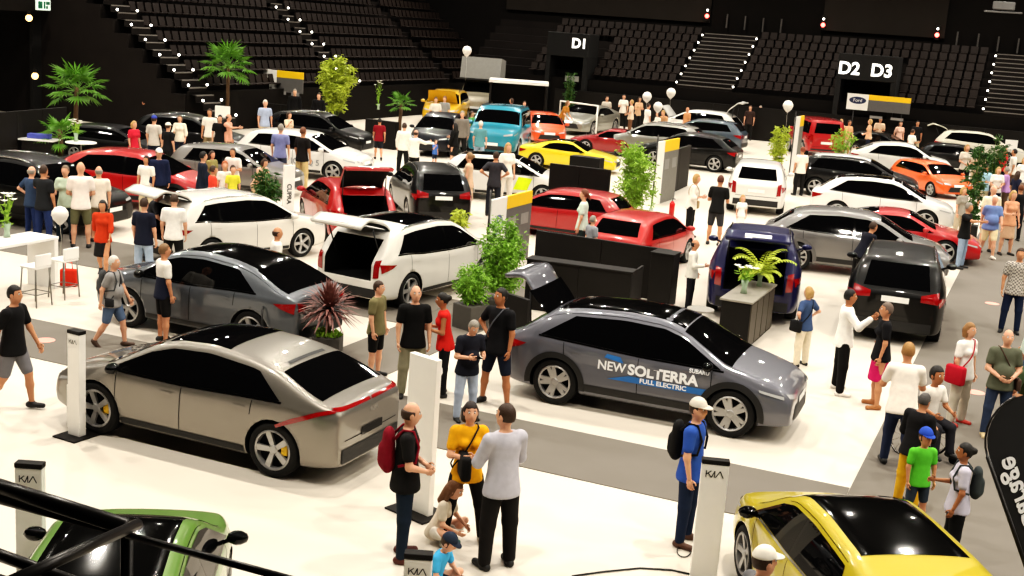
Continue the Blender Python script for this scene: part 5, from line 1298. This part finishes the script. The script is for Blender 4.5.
w = P(458, 240); bush('low yellow green plant behind the black compact SUV', (w[0], w[1], 0), .95, .3, .4, n=260, ls=.16, leaf='yel', ph=.3)
w = P(640, 216); flowers('tall white flower beside the grey sign board', (w[0]+.35, w[1], 0), 1.35, 3)
for x, y, l in ((647, 97, 'white balloon at the left of the far balloon group'), (658, 107, 'white balloon low in the far balloon group'), (671, 93, 'white balloon highest in the far balloon group'), (467, 51, 'white balloon high above the grey roof tent'), (788, 106, 'white balloon beside the yellow cornered sign board')):
    w = PD(x, y, 62 if x != 788 else 56); balloon(l, w, .24, string=1.2)
# ------------------------------------------------------------------ visitors
BLK, NAVY, WHT, GRY = '#1c1b1b', '#1d2536', '#e9e4da', '#8a8784'
BR, DK, BLO, GRH, WHH = '#3a2617', '#15100c', '#b08a56', '#8c857b', '#d3ccc0'
def pp(label, head, foot, yaw, pose, top, bot, hair, sk='l', H=None, **k):
    w, h = place(head, foot, H)
    if foot is not None and H is None: h = min(2.05, max(k.pop('hmin', 1.5), h))
    k.pop('hmin', None)
    if pose != 'lean':   # nobody stands inside a car: step along the line of sight until clear, keeping the head where it is
        d0 = nrm(np.array([w[0], w[1], 0])); best = None
        for st in range(0, 30):
            for sg in (1, -1):
                w2 = w+d0*sg*st*.15
                if any(abs(q[0]) < .3+(KIND[c[1]]['L'][1])*c[4] and abs(q[1]) < (KIND[c[1]]['W']/2+.28)*c[4] for c in CARS for q in [((w2[0]-c[2][0])*math.cos(c[3])+(w2[1]-c[2][1])*math.sin(c[3]), -(w2[0]-c[2][0])*math.sin(c[3])+(w2[1]-c[2][1])*math.cos(c[3]))]): continue
                fx, fy = PR(w2); h2 = place((fx, head[1]), (fx, fy))[1]
                if abs(h2-h) < .30 and 1.0 < h2 < 2.1 or st == 0: best = (w2, h2 if st else h); break
            if best: break
        if best: w, h = best
    dist = float(np.linalg.norm(w-C_O)); vox = min(.030, max(.0125, dist*.00085))
    return person(label, w, math.radians(yaw), h, pose, top, bot, hair, sk, vox=vox, **k)
# --- foreground
i = pp('bald man in black t-shirt with a dark red backpack, facing right', (418, 406), (401, 558), 5, 'clasp', ('tee', BLK), ('jeans', '#1f2a38'), ('bald', BR), shoes='#5a2a20', look=.1, fat=1.05, nod=.1)
backpack(i, 'dark red backpack on the bald man in black t-shirt', '#7d1527', 1.05)
i = pp('woman in mustard yellow top and black trousers with a black shoulder bag', (466, 404), (462, 542), -78, 'cross', ('tee', '#e3a017'), ('jeans', BLK), ('bob', '#241611'), fem=True, shoes='#d9d2c6', legs='wide')
sling(i, 'large black shoulder bag of the woman in mustard yellow', BLK, -1, bagsz=1.4, front=.20, lat=.20, up=.14)
i = pp('man in pale grey long sleeved shirt and dark trousers, back to camera', (503, 408), (496, 567), 120, 'cross', ('long', '#b9b7c0'), ('trousers', '#1e1c1c'), ('short', BR), look=.5, fat=1.03)
i = pp('man in blue t-shirt, jeans and white cap beside the right pylon', (698, 402), (683, 543), -25, 'stand', ('tee', '#3558a8'), ('jeans', '#1e2a42'), ('short', BR, '#d8d0c2'), shoes='#55382a', look=-.2)
backpack(i, 'black backpack on the man in blue t-shirt and white cap', BLK)
i = pp('girl with long brown hair sitting on the floor in a beige top', (446, 500), None, -30, 'sit', ('tee', '#d6c8b4'), ('shorts', '#c9beb0'), ('long', '#6b4526'), H=.80*1.0, child=True, nod=.35, fem=True) if False else None
w = P(436, 541); person('girl with long brown hair sitting on the floor in a beige top', w, math.radians(-20), 1.30, 'sit', ('tee', '#d6c8b4'), ('trousers', '#d8cfc2'), ('long', '#6b4526'), 'l', True, vox=.012, child=True, nod=.3, shoes='#2f6a5a')
w = P(432, 590); person('small boy in light blue t-shirt and dark cap sitting on the floor', w, math.radians(-25), 1.12, 'sit', ('tee', '#49a8dc'), ('shorts', '#1d2536'), ('short', BR, '#2b3444'), 'l', vox=.012, child=True, nod=.3, shoes='#222222')
w = P(474, 584, .02); q = MB(); q.box((-.17, -.12, .0), (.17, .12, .02), None, .006); tag(q.build('picture_book', [WHITE], None, False, (w[0], w[1], .0), .4), 'open white booklet on the floor before the small boy', 'book')
i = pp('man in navy polo and light jeans looking down at his phone', (468, 319), (464, 420), -60, 'phone', ('polo', '#20222c'), ('jeans', '#a9b4c6'), ('grey', GRH), nod=.5, fat=1.08)
h_ = w_of(i, (i['J']['L'][2]+i['J']['R'][2])/2+i['J']['L'][3]*.09+np.array([.03, 0, .02])); t = thing('phone', 'phone held by the man in navy polo', 'phone', h_, i['yaw']); q = MB(); q.box((-.04, -.04, -.006), (.09, .04, .006), None, .004); q.build('case', [GLOSSB], t)
i = pp('man in black t-shirt and navy shorts with a grey sling strap', (494, 290), (494, 405), -125, 'hip1', ('tee', '#17171a'), ('shorts', '#1b2130'), ('short', DK), 't', legs='wide', look=-.3)
sling(i, 'grey sling bag across the man in black t-shirt and navy shorts', '#5a5c62', -1)
pp('man in olive t-shirt and black shorts in the group of three visitors', (379, 283), (374, 377), -20, 'stand', ('tee', '#716b4c'), ('shorts', '#161616'), ('short', BR), look=.1)
i = pp('bald man in black t-shirt and khaki trousers facing the camera', (416, 288), None, -75, 'stand', ('tee', '#131313'), ('trousers', '#8f8a72'), ('none', BR), H=1.78)
i = pp('woman in red tank top with dark hair in a bun', (448, 295), None, 185, 'phone', ('tank', '#d02a22'), ('jeans', '#1a1a1c'), ('bun', DK), 't', fem=True, H=1.66, nod=.1)
i = pp('grey haired man in grey polo and blue shorts walking right', (121, 257), (112, 347), -5, 'walk', ('polo', '#8f8d8b'), ('shorts', '#5b6d88'), ('grey', WHH), shoes='#4a3527', fat=1.08)
backpack(i, 'grey backpack on the man in grey polo', '#4b4d4e')
sling(i, 'black shoulder strap bag of the grey haired man', '#29292b', -1, bagsz=.7)
pp('man in white and navy t-shirt with black shorts beside the grey coupe SUV', (166, 246), (163, 336), 35, 'stand', ('tee', WHT, '#23283a'), ('shorts', BLK), ('short', '#7a5a3a'), 'm')
i = pp('man in black t-shirt and grey shorts entering at the left edge', (5, 287), (14, 409), -10, 'walk', ('tee', '#161618'), ('shorts', '#77767a'), ('short', DK), 'm', fat=1.05)
pp('woman in orange red blouse and black shorts walking to the camera', (104, 201), (103, 276), -85, 'walk', ('half', '#c4401f'), ('skirt', BLK), ('bob', DK), 'm', fem=True)
pp('man in navy t-shirt and pale jeans seen from behind', (144, 200), None, 75, 'stand', ('tee', '#1c2030'), ('jeans', '#9fb0c4'), ('short', BR), H=1.78, fat=1.05)
pp('man in white t-shirt looking into the open white SUV', (175, 196), (173, 274), 95, 'stand', ('tee', '#ece9e2'), ('trousers', BLK), ('short', BR), nod=.3)
pp('man in dark grey t-shirt bending beside the open white SUV', (155, 189), (146, 260), 20, 'lean', ('tee', '#3f4147'), ('jeans', NAVY), ('short', BR))
pp('young man in long white t-shirt behind the open white SUV', (148, 157), (146, 216), -100, 'stand', ('tee', '#efeade'), ('trousers', '#c7b694'), ('short', DK), 'm')
pp('man in charcoal t-shirt and blue jeans with his hand to his face', (45, 167), (44, 247), 70, 'face', ('tee', '#26282b'), ('jeans', '#2b3a63'), ('short', BR), 'm')
pp('bald man in blue t-shirt with hand on hip at the left', (34, 168), (32, 240), 60, 'hip', ('tee', '#3a4a63'), ('jeans', '#2b3a63'), ('bald', GRH))
pp('woman in pale green t-shirt and dark trousers facing the camera on the left', (68, 167), (66, 242), -90, 'hold', ('tee', '#b8c7b0'), ('trousers', '#23303a'), ('short', '#6d5a48'), fem=True)
pp('bald man in white shirt and camouflage shorts on the left', (80, 164), (81, 248), 110, 'clasp', ('tee', '#f2e6dc'), ('shorts', '#6b6a50'), ('none', BR))
pp('man in cream t-shirt standing behind the bald man in camouflage shorts', (91, 168), (99, 236), 120, 'stand', ('tee', '#e8dccb'), ('shorts', '#6f6248'), ('bald', GRH))
pp('visitor in navy jacket and white cap behind the red SUV', (159, 150), None, -60, 'stand', ('jacket', '#1d2540'), ('trousers', BLK), ('short', BR, '#eeeae2'), H=1.72)
pp('bald man in white shirt sitting low behind the grey coupe SUV', (277, 229), None, 20, 'stand', ('tee', '#ece6dc'), ('jeans', NAVY), ('bald', BR), 'm', H=1.68)
# --- left rear
pp('blonde woman in pink red top behind the red SUV', (134, 122), None, -30, 'stand', ('tee', '#c5293c'), ('jeans', NAVY), ('bob', BLO), fem=True, H=1.66)
pp('man in pale grey t-shirt and blue cap, back to camera', (154, 117), None, 80, 'stand', ('tee', '#c3bdb2'), ('jeans', NAVY), ('short', BR, '#3a4aa8'), H=1.78)
pp('visitor with white cap and black top in the left rear crowd', (168, 124), None, 60, 'stand', ('tee', '#18181a'), ('jeans', BLK), ('short', BR, '#e6e0d4'), H=1.70)
pp('woman in cream blouse among the left rear crowd', (180, 116), None, -90, 'hold', ('half', '#eadfca'), ('jeans', NAVY), ('bob', BR), fem=True, H=1.68)
pp('man in white polo standing beside the blank white sign', (210, 110), None, -95, 'stand', ('polo', '#f0e8da'), ('trousers', '#8b7a5c'), ('short', BR), 'm', H=1.80)
pp('man in black shirt behind the blank white sign', (220, 116), None, -80, 'stand', ('tee', '#141414'), ('jeans', BLK), ('short', DK), H=1.72)
pp('man in salmon shirt with outstretched arm beside the blank sign', (228, 115), None, -10, 'point', ('polo', '#d99c84'), ('trousers', '#6a5d4d'), ('bald', BR), H=1.76)
pp('white haired man in pale blue shirt before the left stand', (265, 101), (264, 148), -60, 'stand', ('polo', '#a8b4cc'), ('trousers', '#cdbfa4'), ('grey', WHH))
pp('man in dark jacket in front of the light green bush', (295, 90), None, -85, 'stand', ('jacket', '#101012'), ('trousers', BLK), ('grey', GRH), H=1.80)
pp('visitor in black with a white collar right of the light green bush', (319, 94), None, -90, 'stand', ('jacket', '#111113'), ('trousers', BLK), ('short', BR), H=1.75)
pp('visitor in pale top raising a leaflet beside the black SUV', (289, 113), None, -30, 'wave', ('tee', '#d8c4a8'), ('jeans', NAVY), ('bob', BR), fem=True, H=1.66)
pp('man in lilac shirt studying the white electric hatchback', (280, 123), (279, 186), 85, 'stand', ('polo', '#7f84b0'), ('trousers', '#3a3f52'), ('grey', GRH))
pp('man in black t-shirt and beige trousers at the white electric hatchback', (300, 128), (301, 190), 60, 'stand', ('tee', '#1d1a1a'), ('trousers', '#c5ab7c'), ('short', '#6b3f25'), 'm')
pp('man in navy sweater in front of the silver grey SUV', (203, 153), None, 30, 'stand', ('long', '#1e2634'), ('jeans', NAVY), ('short', DK), H=1.76, fat=1.1)
pp('visitor in olive top beside the man in navy sweater', (212, 152), None, -30, 'stand', ('tee', '#8d8455'), ('jeans', NAVY), ('bob', BR), fem=True, H=1.70)
pp('visitor in coral red t-shirt behind the open white SUV', (213, 167), None, 30, 'stand', ('tee', '#dd4a37'), ('jeans', NAVY), ('short', BR), 'm', H=1.62)
pp('child in white t-shirt beside the child in yellow', (225, 164), None, -70, 'stand', ('tee', '#efe8e0'), ('shorts', NAVY), ('short', '#a5552e'), H=1.45, child=True)
pp('child in bright yellow t-shirt by the silver grey SUV', (233, 168), None, -60, 'stand', ('tee', '#e4dc4a'), ('shorts', NAVY), ('short', BR), H=1.38, child=True)
pp('man in white t-shirt holding a camera behind the children', (234, 149), None, -100, 'phone', ('tee', '#e8e2d8'), ('jeans', NAVY), ('short', BR), 'm', H=1.75)
pp('woman in peach top bending beside the dark green plant', (258, 157), None, -30, 'lean', ('tee', '#d9ad93'), ('trousers', '#b89a7c'), ('bob', BR), fem=True, H=1.64)
pp('man in black polo with a pale box near the dark tunnel', (107, 83), (108, 122), -90, 'clasp', ('polo', '#141414'), ('trousers', '#7b6650'), ('short', DK), 'm')
pp('second man in black t-shirt near the dark tunnel', (117, 83), (117, 124), -80, 'clasp', ('tee', '#131315'), ('trousers', '#8a735a'), ('short', BR), 'm')
pp('visitor in black standing in the dark before the left stand', (145, 86), (146, 128), -90, 'clasp', ('jacket', '#0f0f10'), ('trousers', BLK), ('short', BR), 'm')
# --- centre rear
pp('man in dark red t-shirt and dark shorts walking away', (375, 119), (378, 160), 100, 'walk', ('tee', '#7d1521'), ('shorts', '#22242b'), ('short', DK), 'm')
pp('man in white shirt and black trousers, left of the pair', (402, 124), (402, 173), 80, 'stand', ('long', '#efe9dd'), ('trousers', BLK), ('short', BR))
pp('man in white shirt stretching his arm, right of the pair', (413, 131), (413, 180), 60, 'point', ('long', '#f1ebe0'), ('trousers', BLK), ('bald', BR))
pp('small child in blue top before the dark blue SUV', (434, 141), (434, 166), -40, 'wave', ('tee', '#4a70b4'), ('shorts', NAVY), ('short', BR), child=True, hmin=1.0)
pp('woman in long black clothes beside the small child in blue', (452, 124), (453, 167), 150, 'hold', ('long', '#121212'), ('skirt', BLK), ('long', DK), fem=True)
pp('man in grey brown jacket by the dark blue SUV', (459, 112), (460, 154), -80, 'stand', ('jacket', '#77716a'), ('trousers', BLK), ('grey', GRH))
pp('man in green t-shirt left of the teal off-roader', (472, 112), None, -20, 'stand', ('tee', '#5a9a52'), ('jeans', NAVY), ('short', BR), H=1.70)
pp('man in teal t-shirt, back to camera, before the teal off-roader', (480, 122), (478, 168), 80, 'stand', ('tee', '#5d8d92'), ('jeans', '#93a3b4'), ('grey', WHH))
pp('man in pale t-shirt behind the dark blue SUV roof', (436, 98), None, -80, 'stand', ('tee', '#d9d2c4'), ('jeans', NAVY), ('short', BR), H=1.72)
pp('visitor in grey t-shirt beside the yellow SUV', (445, 97), None, -100, 'stand', ('tee', '#8c8a86'), ('jeans', NAVY), ('short', '#6b3f25'), H=1.74)
pp('man in charcoal t-shirt, back to camera, above the emblem board', (494, 153), (492, 216), 85, 'hip', ('tee', '#3b3b40'), ('jeans', '#2a2d35'), ('short', BR), 'm')
pp('blonde woman in white top beside the man in charcoal', (501, 143), (504, 206), -60, 'stand', ('tee', '#efe6da'), ('trousers', '#dcd3c6'), ('long', BLO), fem=True)
pp('slim woman in beige dress right of the black compact SUV', (467, 154), (466, 218), 170, 'stand', ('tank', '#d8b899'), ('skirt', '#d8b899'), ('bun', '#8a6a48'), fem=True)
pp('woman in pink top between the teal off-roader and the orange hatchback', (512, 99), None, 160, 'stand', ('tee', '#d88f92'), ('jeans', NAVY), ('bob', BR), fem=True, H=1.64)
pp('woman dressed in white beside the orange hatchback', (523, 102), (522, 138), -80, 'stand', ('long', '#f1ece2'), ('trousers', '#e9e2d4'), ('short', BR), fem=True)
pp('woman in brown orange top left of the silver sports car', (567, 98), (560, 137), -30, 'lean', ('tee', '#a9702f'), ('jeans', '#3c4450'), ('bob', '#7a5530'), fem=True)
pp('man in black with reddish face standing high by the far wall', (592, 80), (592, 116), -90, 'stand', ('tee', '#161214'), ('trousers', BLK), ('none', BR), 'm')
pp('visitor in dark red shirt behind the silver sports car', (586, 90), None, 170, 'stand', ('tee', '#7a2126'), ('jeans', NAVY), ('short', BR), H=1.6)
for k, (x, y, c, l) in enumerate(((604, 97, '#cfc4b4', 'visitor in sand shirt at the left of the far balloon crowd'), (621, 95, '#f0e7da', 'woman in white blouse in the far balloon crowd'), (629, 99, '#e2c9ae', 'man in cream shirt in the far balloon crowd'),
        (636, 94, '#d9b08c', 'visitor in tan shirt beside the far balloons'), (645, 104, '#efe9e0', 'visitor in white under the left far balloon'), (655, 112, '#e8e0d2', 'visitor in ivory under the low far balloon'), (664, 110, '#b98a66', 'visitor in brown top at the white raised bonnet'))):
    pp(l, (x, y), (x, y+37), (-80, -100, 170, -60, 20, 200, -140)[k], ('stand', 'hold', 'clasp', 'phone', 'stand', 'stand', 'lean')[k], ('tee', c), ('trousers', ('#5a4030', BLK, '#6b4c38', BLK)[k % 4]), (('short', 'bob', 'short', 'long')[k % 4], (BR, DK, BLO, BR)[k % 4]), fem=k % 2 == 1)
pp('bald man leaning over the blue grey hatchback', (688, 108), None, -150, 'stand', ('tee', '#c98d63'), ('jeans', NAVY), ('none', BR), 'm', H=1.66)
pp('person in white t-shirt and dark cap on the far right of the far cars', (738, 102), (741, 133), -60, 'hold', ('tee', '#ebe4d8'), ('trousers', '#d8d0c4'), ('short', BR, '#e9e4dc'))
pp('person in dark clothes with rucksack strap in the pair by the leafy column', (748, 106), (747, 140), -100, 'stand', ('tee', '#3a2b26'), ('jeans', BLK), ('short', BR))
pp('man in dark navy shirt and trousers, right of the pair by the leafy column', (757, 105), (757, 140), -110, 'stand', ('polo', '#23232c'), ('trousers', BLK), ('grey', GRH))
# --- centre right
pp('woman in pale mint t-shirt behind the black partition wall', (581, 191), (579, 264), 170, 'stand', ('tee', '#cfdfcf'), ('jeans', '#2b3a3a'), ('tail', '#6a3b22'), fem=True)
pp('grey haired man in grey t-shirt sitting behind the black partition wall', (593, 217), None, 30, 'stand', ('tee', '#8d8f94'), ('jeans', NAVY), ('grey', GRH), H=1.36)
i = pp('woman in white blouse with a beige bag on her back', (697, 175), (688, 238), -20, 'phone', ('half', '#efe8dc'), ('trousers', BLK), ('bob', BLO), fem=True)
sling(i, 'beige bag of the woman in white blouse', '#b49a74', 1)
i = pp('man in black t-shirt and charcoal shorts before the white SUV seen from behind', (718, 177), (713, 245), 65, 'phone', ('tee', '#191919'), ('shorts', '#3a3a3c'), ('short', '#5a2f1c'), 'm')
pp('child in white dress behind the navy SUV', (743, 197), None, -90, 'stand', ('tee', '#f0ece4'), ('skirt', '#f0ece4'), ('bob', BLO), H=1.15, child=True, fem=True)
pp('man in white shirt and black trousers by the navy SUV', (691, 241), (688, 309), -15, 'hold', ('long', '#f0ece0'), ('trousers', '#1c1c22'), ('bald', DK), 'm')
pp('man in white t-shirt passing the yellow cornered sign board', (796, 148), (798, 192), 110, 'stand', ('tee', '#efe6d8'), ('trousers', BLK), ('short', '#7a3b22'), 'm')
pp('man in navy t-shirt leaning into the front of the silver grey SUV', (862, 221), (855, 292), 20, 'lean', ('tee', '#191b26'), ('jeans', BLK), ('short', BR), 'm')
i = pp('blonde woman in blue blouse and beige trousers beside the grey SUV bonnet', (813, 290), (800, 366), 130, 'hip', ('tee', '#3f5274'), ('trousers', '#d8ccb4'), ('bob', BLO), fem=True)
sling(i, 'black bag of the blonde woman in blue blouse', '#1a1a1c', 1, bagsz=1.2)
pp('man in white shirt and black trousers gesturing with raised hand', (845, 291), (837, 392), -5, 'wave', ('long', '#f3efe8'), ('trousers', '#131313'), ('short', DK), 't', shoes='#efeae2', legs='wide')
pp('woman in black top and magenta skirt', (880, 305), (874, 407), 175, 'hip1', ('tee', '#17171b'), ('skirt', '#c01f5e'), ('short', '#6a5a50'), 'm', fem=True, shoes='#a0683c')
pp('visitor in black t-shirt pointing across the red sports car', (965, 204), (960, 262), -40, 'point', ('tee', '#1b1b1b'), ('jeans', '#8fa0b4'), ('short', GRH), 'm')
pp('blonde woman in grey top behind the pointing visitor', (964, 188), None, -60, 'stand', ('tee', '#9a9488'), ('trousers', '#b5a78f'), ('bob', BLO), fem=True, H=1.66)
pp('man in white yellow t-shirt behind the man in blue polo', (985, 179), (984, 252), -80, 'stand', ('tee', '#f0e8c8'), ('shorts', '#d8cbb0'), ('bald', GRH), fat=1.15)
pp('heavy man in blue polo and cream shorts walking to the camera', (989, 196), (984, 268), -95, 'walk', ('polo', '#6d83b4'), ('shorts', '#e4d6ac'), ('grey', WHH), shoes='#e6ddd0', fat=1.22)
pp('woman in peach top beside the man in blue polo', (1000, 192), (1004, 255), -80, 'hold', ('tank', '#d89a78'), ('skirt', '#caa488'), ('bob', BLO), fem=True)
pp('man in black t-shirt and black jeans, back to camera, at the right edge', (1018, 186), (1013, 241), 95, 'stand', ('tee', '#18181a'), ('jeans', '#1b1b20'), ('short', '#6b3f25'), 'm')
pp('man in white plaid shirt and dark jeans at the right edge of the aisle', (1020, 250), (1008, 333), -110, 'stand', ('tee', 'plaid'), ('jeans', '#1d2740'), ('short', BR), 'm')
i = pp('man in moss green polo and jeans with hands clasped', (996, 332), (992, 437), -95, 'clasp', ('polo', '#5d6050'), ('jeans', '#37435a'), ('bald', GRH), shoes='#c8b28a', fat=1.1)
sling(i, 'brown satchel strap across the man in moss green polo', '#4a3a30', 1, bagsz=.9)
i = pp('woman in white t-shirt and pale trousers with a red handbag', (962, 325), (955, 424), -55, 'stand', ('tee', '#f1ece4'), ('trousers', '#cfc5b4'), ('bob', '#8a6238'), fem=True, shoes='#b33226', fat=1.12)
sling(i, 'red handbag of the woman in white t-shirt', '#b01c2e', -1, bagsz=1.5)
i = pp('man in white t-shirt and dark jeans, back to camera, near the wheelchair', (911, 346), (893, 470), 80, 'push', ('tee', '#efe6da'), ('jeans', '#273049'), ('short', '#9a7040'), 'm', fat=1.12)
i = pp('man in black jacket and mustard trousers, grey hair, in front of the wheelchair', (922, 396), (905, 506), 35, 'phone', ('jacket', '#1a191c'), ('trousers', '#e2ac2c'), ('grey', '#4c4846'), 'm', nod=.2)
pp('boy in bright green t-shirt and blue cap', (919, 434), (912, 528), -80, 'stand', ('tee', '#5fbf3a'), ('shorts', '#3a4450'), ('short', BR, '#2f4fae'), 'm', child=True, hmin=1.2)
i = pp('woman in pale lilac t-shirt with dark ponytail at the yellow crossover', (957, 446), (948, 566), 170, 'hold', ('tee', '#c4c0cf'), ('trousers', '#161616'), ('bun', DK), 't', fem=True, fat=1.08)
backpack(i, 'dark grey backpack on the woman in pale lilac', '#3d4344', .95)
pp('person in pale checked shirt cut by the right frame edge', (1027, 300), (1022, 402), 170, 'stand', ('tee', '#b8c4b8'), ('jeans', '#5c7396'), ('short', BR), 'm')
pp('person crouching in dark green top at the right edge', (1022, 372), None, 160, 'crouch', ('tee', '#3b4a30'), ('trousers', '#51402f'), ('short', '#7a3b22'), 'm', H=1.08) if False else None
w = P(1024, 432); person('person crouching in dark green top at the right edge', w, math.radians(170), 1.75, 'crouch', ('tee', '#3b4a30'), ('trousers', '#51402f'), ('short', '#7a3b22'), 'm', vox=.018)
w = P(771, 612); w, h = place((764, 552), None, 1.74); person('person in white peaked cap at the bottom edge', w, math.radians(15), h, 'stand', ('tee', '#6a6a6c'), ('jeans', NAVY), ('short', BR, '#e9e2d4'), 'l', vox=.0125)
# wheelchair with boy
ww = P(921, 456); wy = math.radians(-65)
person('boy with black hair in white t-shirt sitting in the wheelchair', ww, wy+.0, 1.55, 'chair', ('tee', '#eee8de'), ('trousers', '#2a2a30'), ('short', DK), 't', vox=.016, child=True, lift=.12)
t = thing('wheelchair', 'wheelchair with large spoked wheels beside the man in black jacket', 'wheelchair', ww, wy)
for sy in (-1, 1):
    q = MB(); n = 28; q.tube([(-.1+.30*math.cos(2*PI*k/n), sy*.30, .30+.30*math.sin(2*PI*k/n)) for k in range(n+1)], .018, 6, False); o = q.build('wheel', [RUBBER], t, True)
    q = MB()
    for k in range(12): q.tube([(-.1, sy*.28, .30), (-.1+.29*math.cos(2*PI*k/12), sy*.30, .30+.29*math.sin(2*PI*k/12))], .004, 4)
    q.tube([(-.1+.26*math.cos(2*PI*k/n), sy*.335, .30+.26*math.sin(2*PI*k/n)) for k in range(n+1)], .010, 6, False); q.build('spokes', [CHROME], o, True)
    q = MB(); q.lathe([(0, -.015), (.08, -.015), (.08, .015), (0, .015)], 14, 'y', (.42, sy*.22, .08)); q.build('castor', [RUBBER], t)
    q = MB(); q.tube([(-.25, sy*.22, .92), (-.22, sy*.22, .46), (.30, sy*.22, .45), (.42, sy*.22, .16)], .013, 6); q.build('side_frame', [STEEL], t, True)
q = MB(); q.box((-.22, -.21, .42), (.24, .21, .45), None, .01); q.build('seat', [cloth('#22252b')], t); q = MB(); q.box((-.27, -.21, .47), (-.24, .21, .86), None, .01); q.build('backrest', [cloth('#22252b')], t)
# --- far right crowd
for k, (x, y, c, l) in enumerate(((838, 120, '#e8d9b8', 'blonde visitor in cream behind the white electric coupe SUV'), (846, 121, '#d9a57c', 'visitor in tan beside the blonde visitor in cream'), (867, 120, '#dcae8c', 'visitor in peach left of the white flowers'),
        (877, 117, '#e9c9aa', 'visitor in light sand shirt left of the white flowers'), (897, 122, '#e8b9a4', 'visitor in pale pink right of the white flowers'), (914, 121, '#1a1a1c', 'visitor in black in front of the far barrier wall'),
        (931, 121, '#f0e4d8', 'visitor in white shirt near the far barrier wall'), (909, 130, '#f3eee4', 'dark haired visitor in white behind the white electric coupe SUV'), (962, 145, '#cfc8ba', 'visitor in grey beige by the dark plants'), (974, 149, '#c8b49a', 'visitor in light brown between the dark plants'),
        (999, 146, '#c8202c', 'man in bright red shirt in the right aisle crowd'), (1009, 150, '#f0e8dc', 'visitor in white beside the man in bright red'), (1019, 158, '#efe9e0', 'visitor in white t-shirt at the far right edge'), (981, 166, '#a8cfe0', 'visitor in light blue in the right aisle crowd'),
        (993, 168, '#eee6dc', 'visitor in white with red scarf look in the right aisle'), (1003, 168, '#b48ac0', 'visitor in lilac in the right aisle crowd'), (1012, 172, '#20243a', 'visitor in dark blue in the right aisle crowd'), (1022, 176, '#6f6258', 'visitor in brown at the right aisle edge'))):
    pp(l, (x, y), (x-1, y+(36 if y < 135 else 46)), (-90, -60, 170, -100, -80, -95, 150, 20, -90)[k % 9], ('stand', 'hold', 'clasp', 'phone', 'pocket', 'stand')[k % 6], ('tee', c), (('trousers', 'shorts', 'jeans')[k % 3], (BLK, '#c8b89a', NAVY, '#5d4a3a')[k % 4]), (('bob', 'short', 'bob', 'short', 'long', 'short')[k % 6], (BLO, BR, BLO, GRH, BR, DK)[k % 6]), ('l', 'm')[k % 2], fem=k % 2 == 0)
SC['people_count'] = len(PEOPLE)
# ------------------------------------------------------------------ camera, light, world
cam = bpy.data.cameras.new('camera'); co = bpy.data.objects.new('camera', cam); COL.objects.link(co)
cam.sensor_width = 36; cam.lens = 36*CAM_F/1024; cam.clip_end = 400; cam.clip_start = .05
bz = -C_FW
co.matrix_world = Matrix(((C_R[0], C_U[0], bz[0], 0), (C_R[1], C_U[1], bz[1], 0), (C_R[2], C_U[2], bz[2], CAM_H), (0, 0, 0, 1)))
SC.camera = co
for i, u in enumerate(np.arange(-38, 34, 8.6)):
    for j, v in enumerate(np.arange(8, 84, 8.4)):
        p = UV(u+(2.1 if j % 2 else -2.1), v, 13.5)
        if np.linalg.norm(p[:2]) > 100: continue
        l = bpy.data.lights.new('hall_lamp', 'AREA'); l.shape = 'DISK'; l.size = .38; l.energy = 640; l.color = (1.0, .93, .82); l.spread = math.radians(150)
        o = bpy.data.objects.new('hall_lamp', l); COL.objects.link(o); o.location = tuple(p)
w = bpy.data.worlds.new('hall air'); w.use_nodes = True; SC.world = w
w.node_tree.nodes['Background'].inputs[0].default_value = (1, .92, .82, 1); w.node_tree.nodes['Background'].inputs[1].default_value = .06
SC.view_settings.view_transform = 'Standard'; SC.view_settings.look = 'None'; SC.view_settings.exposure = 0.0
SC.view_settings.use_curve_mapping = True; cm_ = SC.view_settings.curve_mapping; cv_ = cm_.curves[3]
for a_, b_ in ((.018, .0075), (.10, .078), (.35, .37)): cv_.points.new(a_, b_)
cm_.update()
SC.cycles.use_denoising = True; SC.cycles.max_bounces = 5; SC.cycles.diffuse_bounces = 2; SC.cycles.glossy_bounces = 3; SC.cycles.caustics_reflective = False; SC.cycles.caustics_refractive = False
SC.cycles.sample_clamp_indirect = 4.0
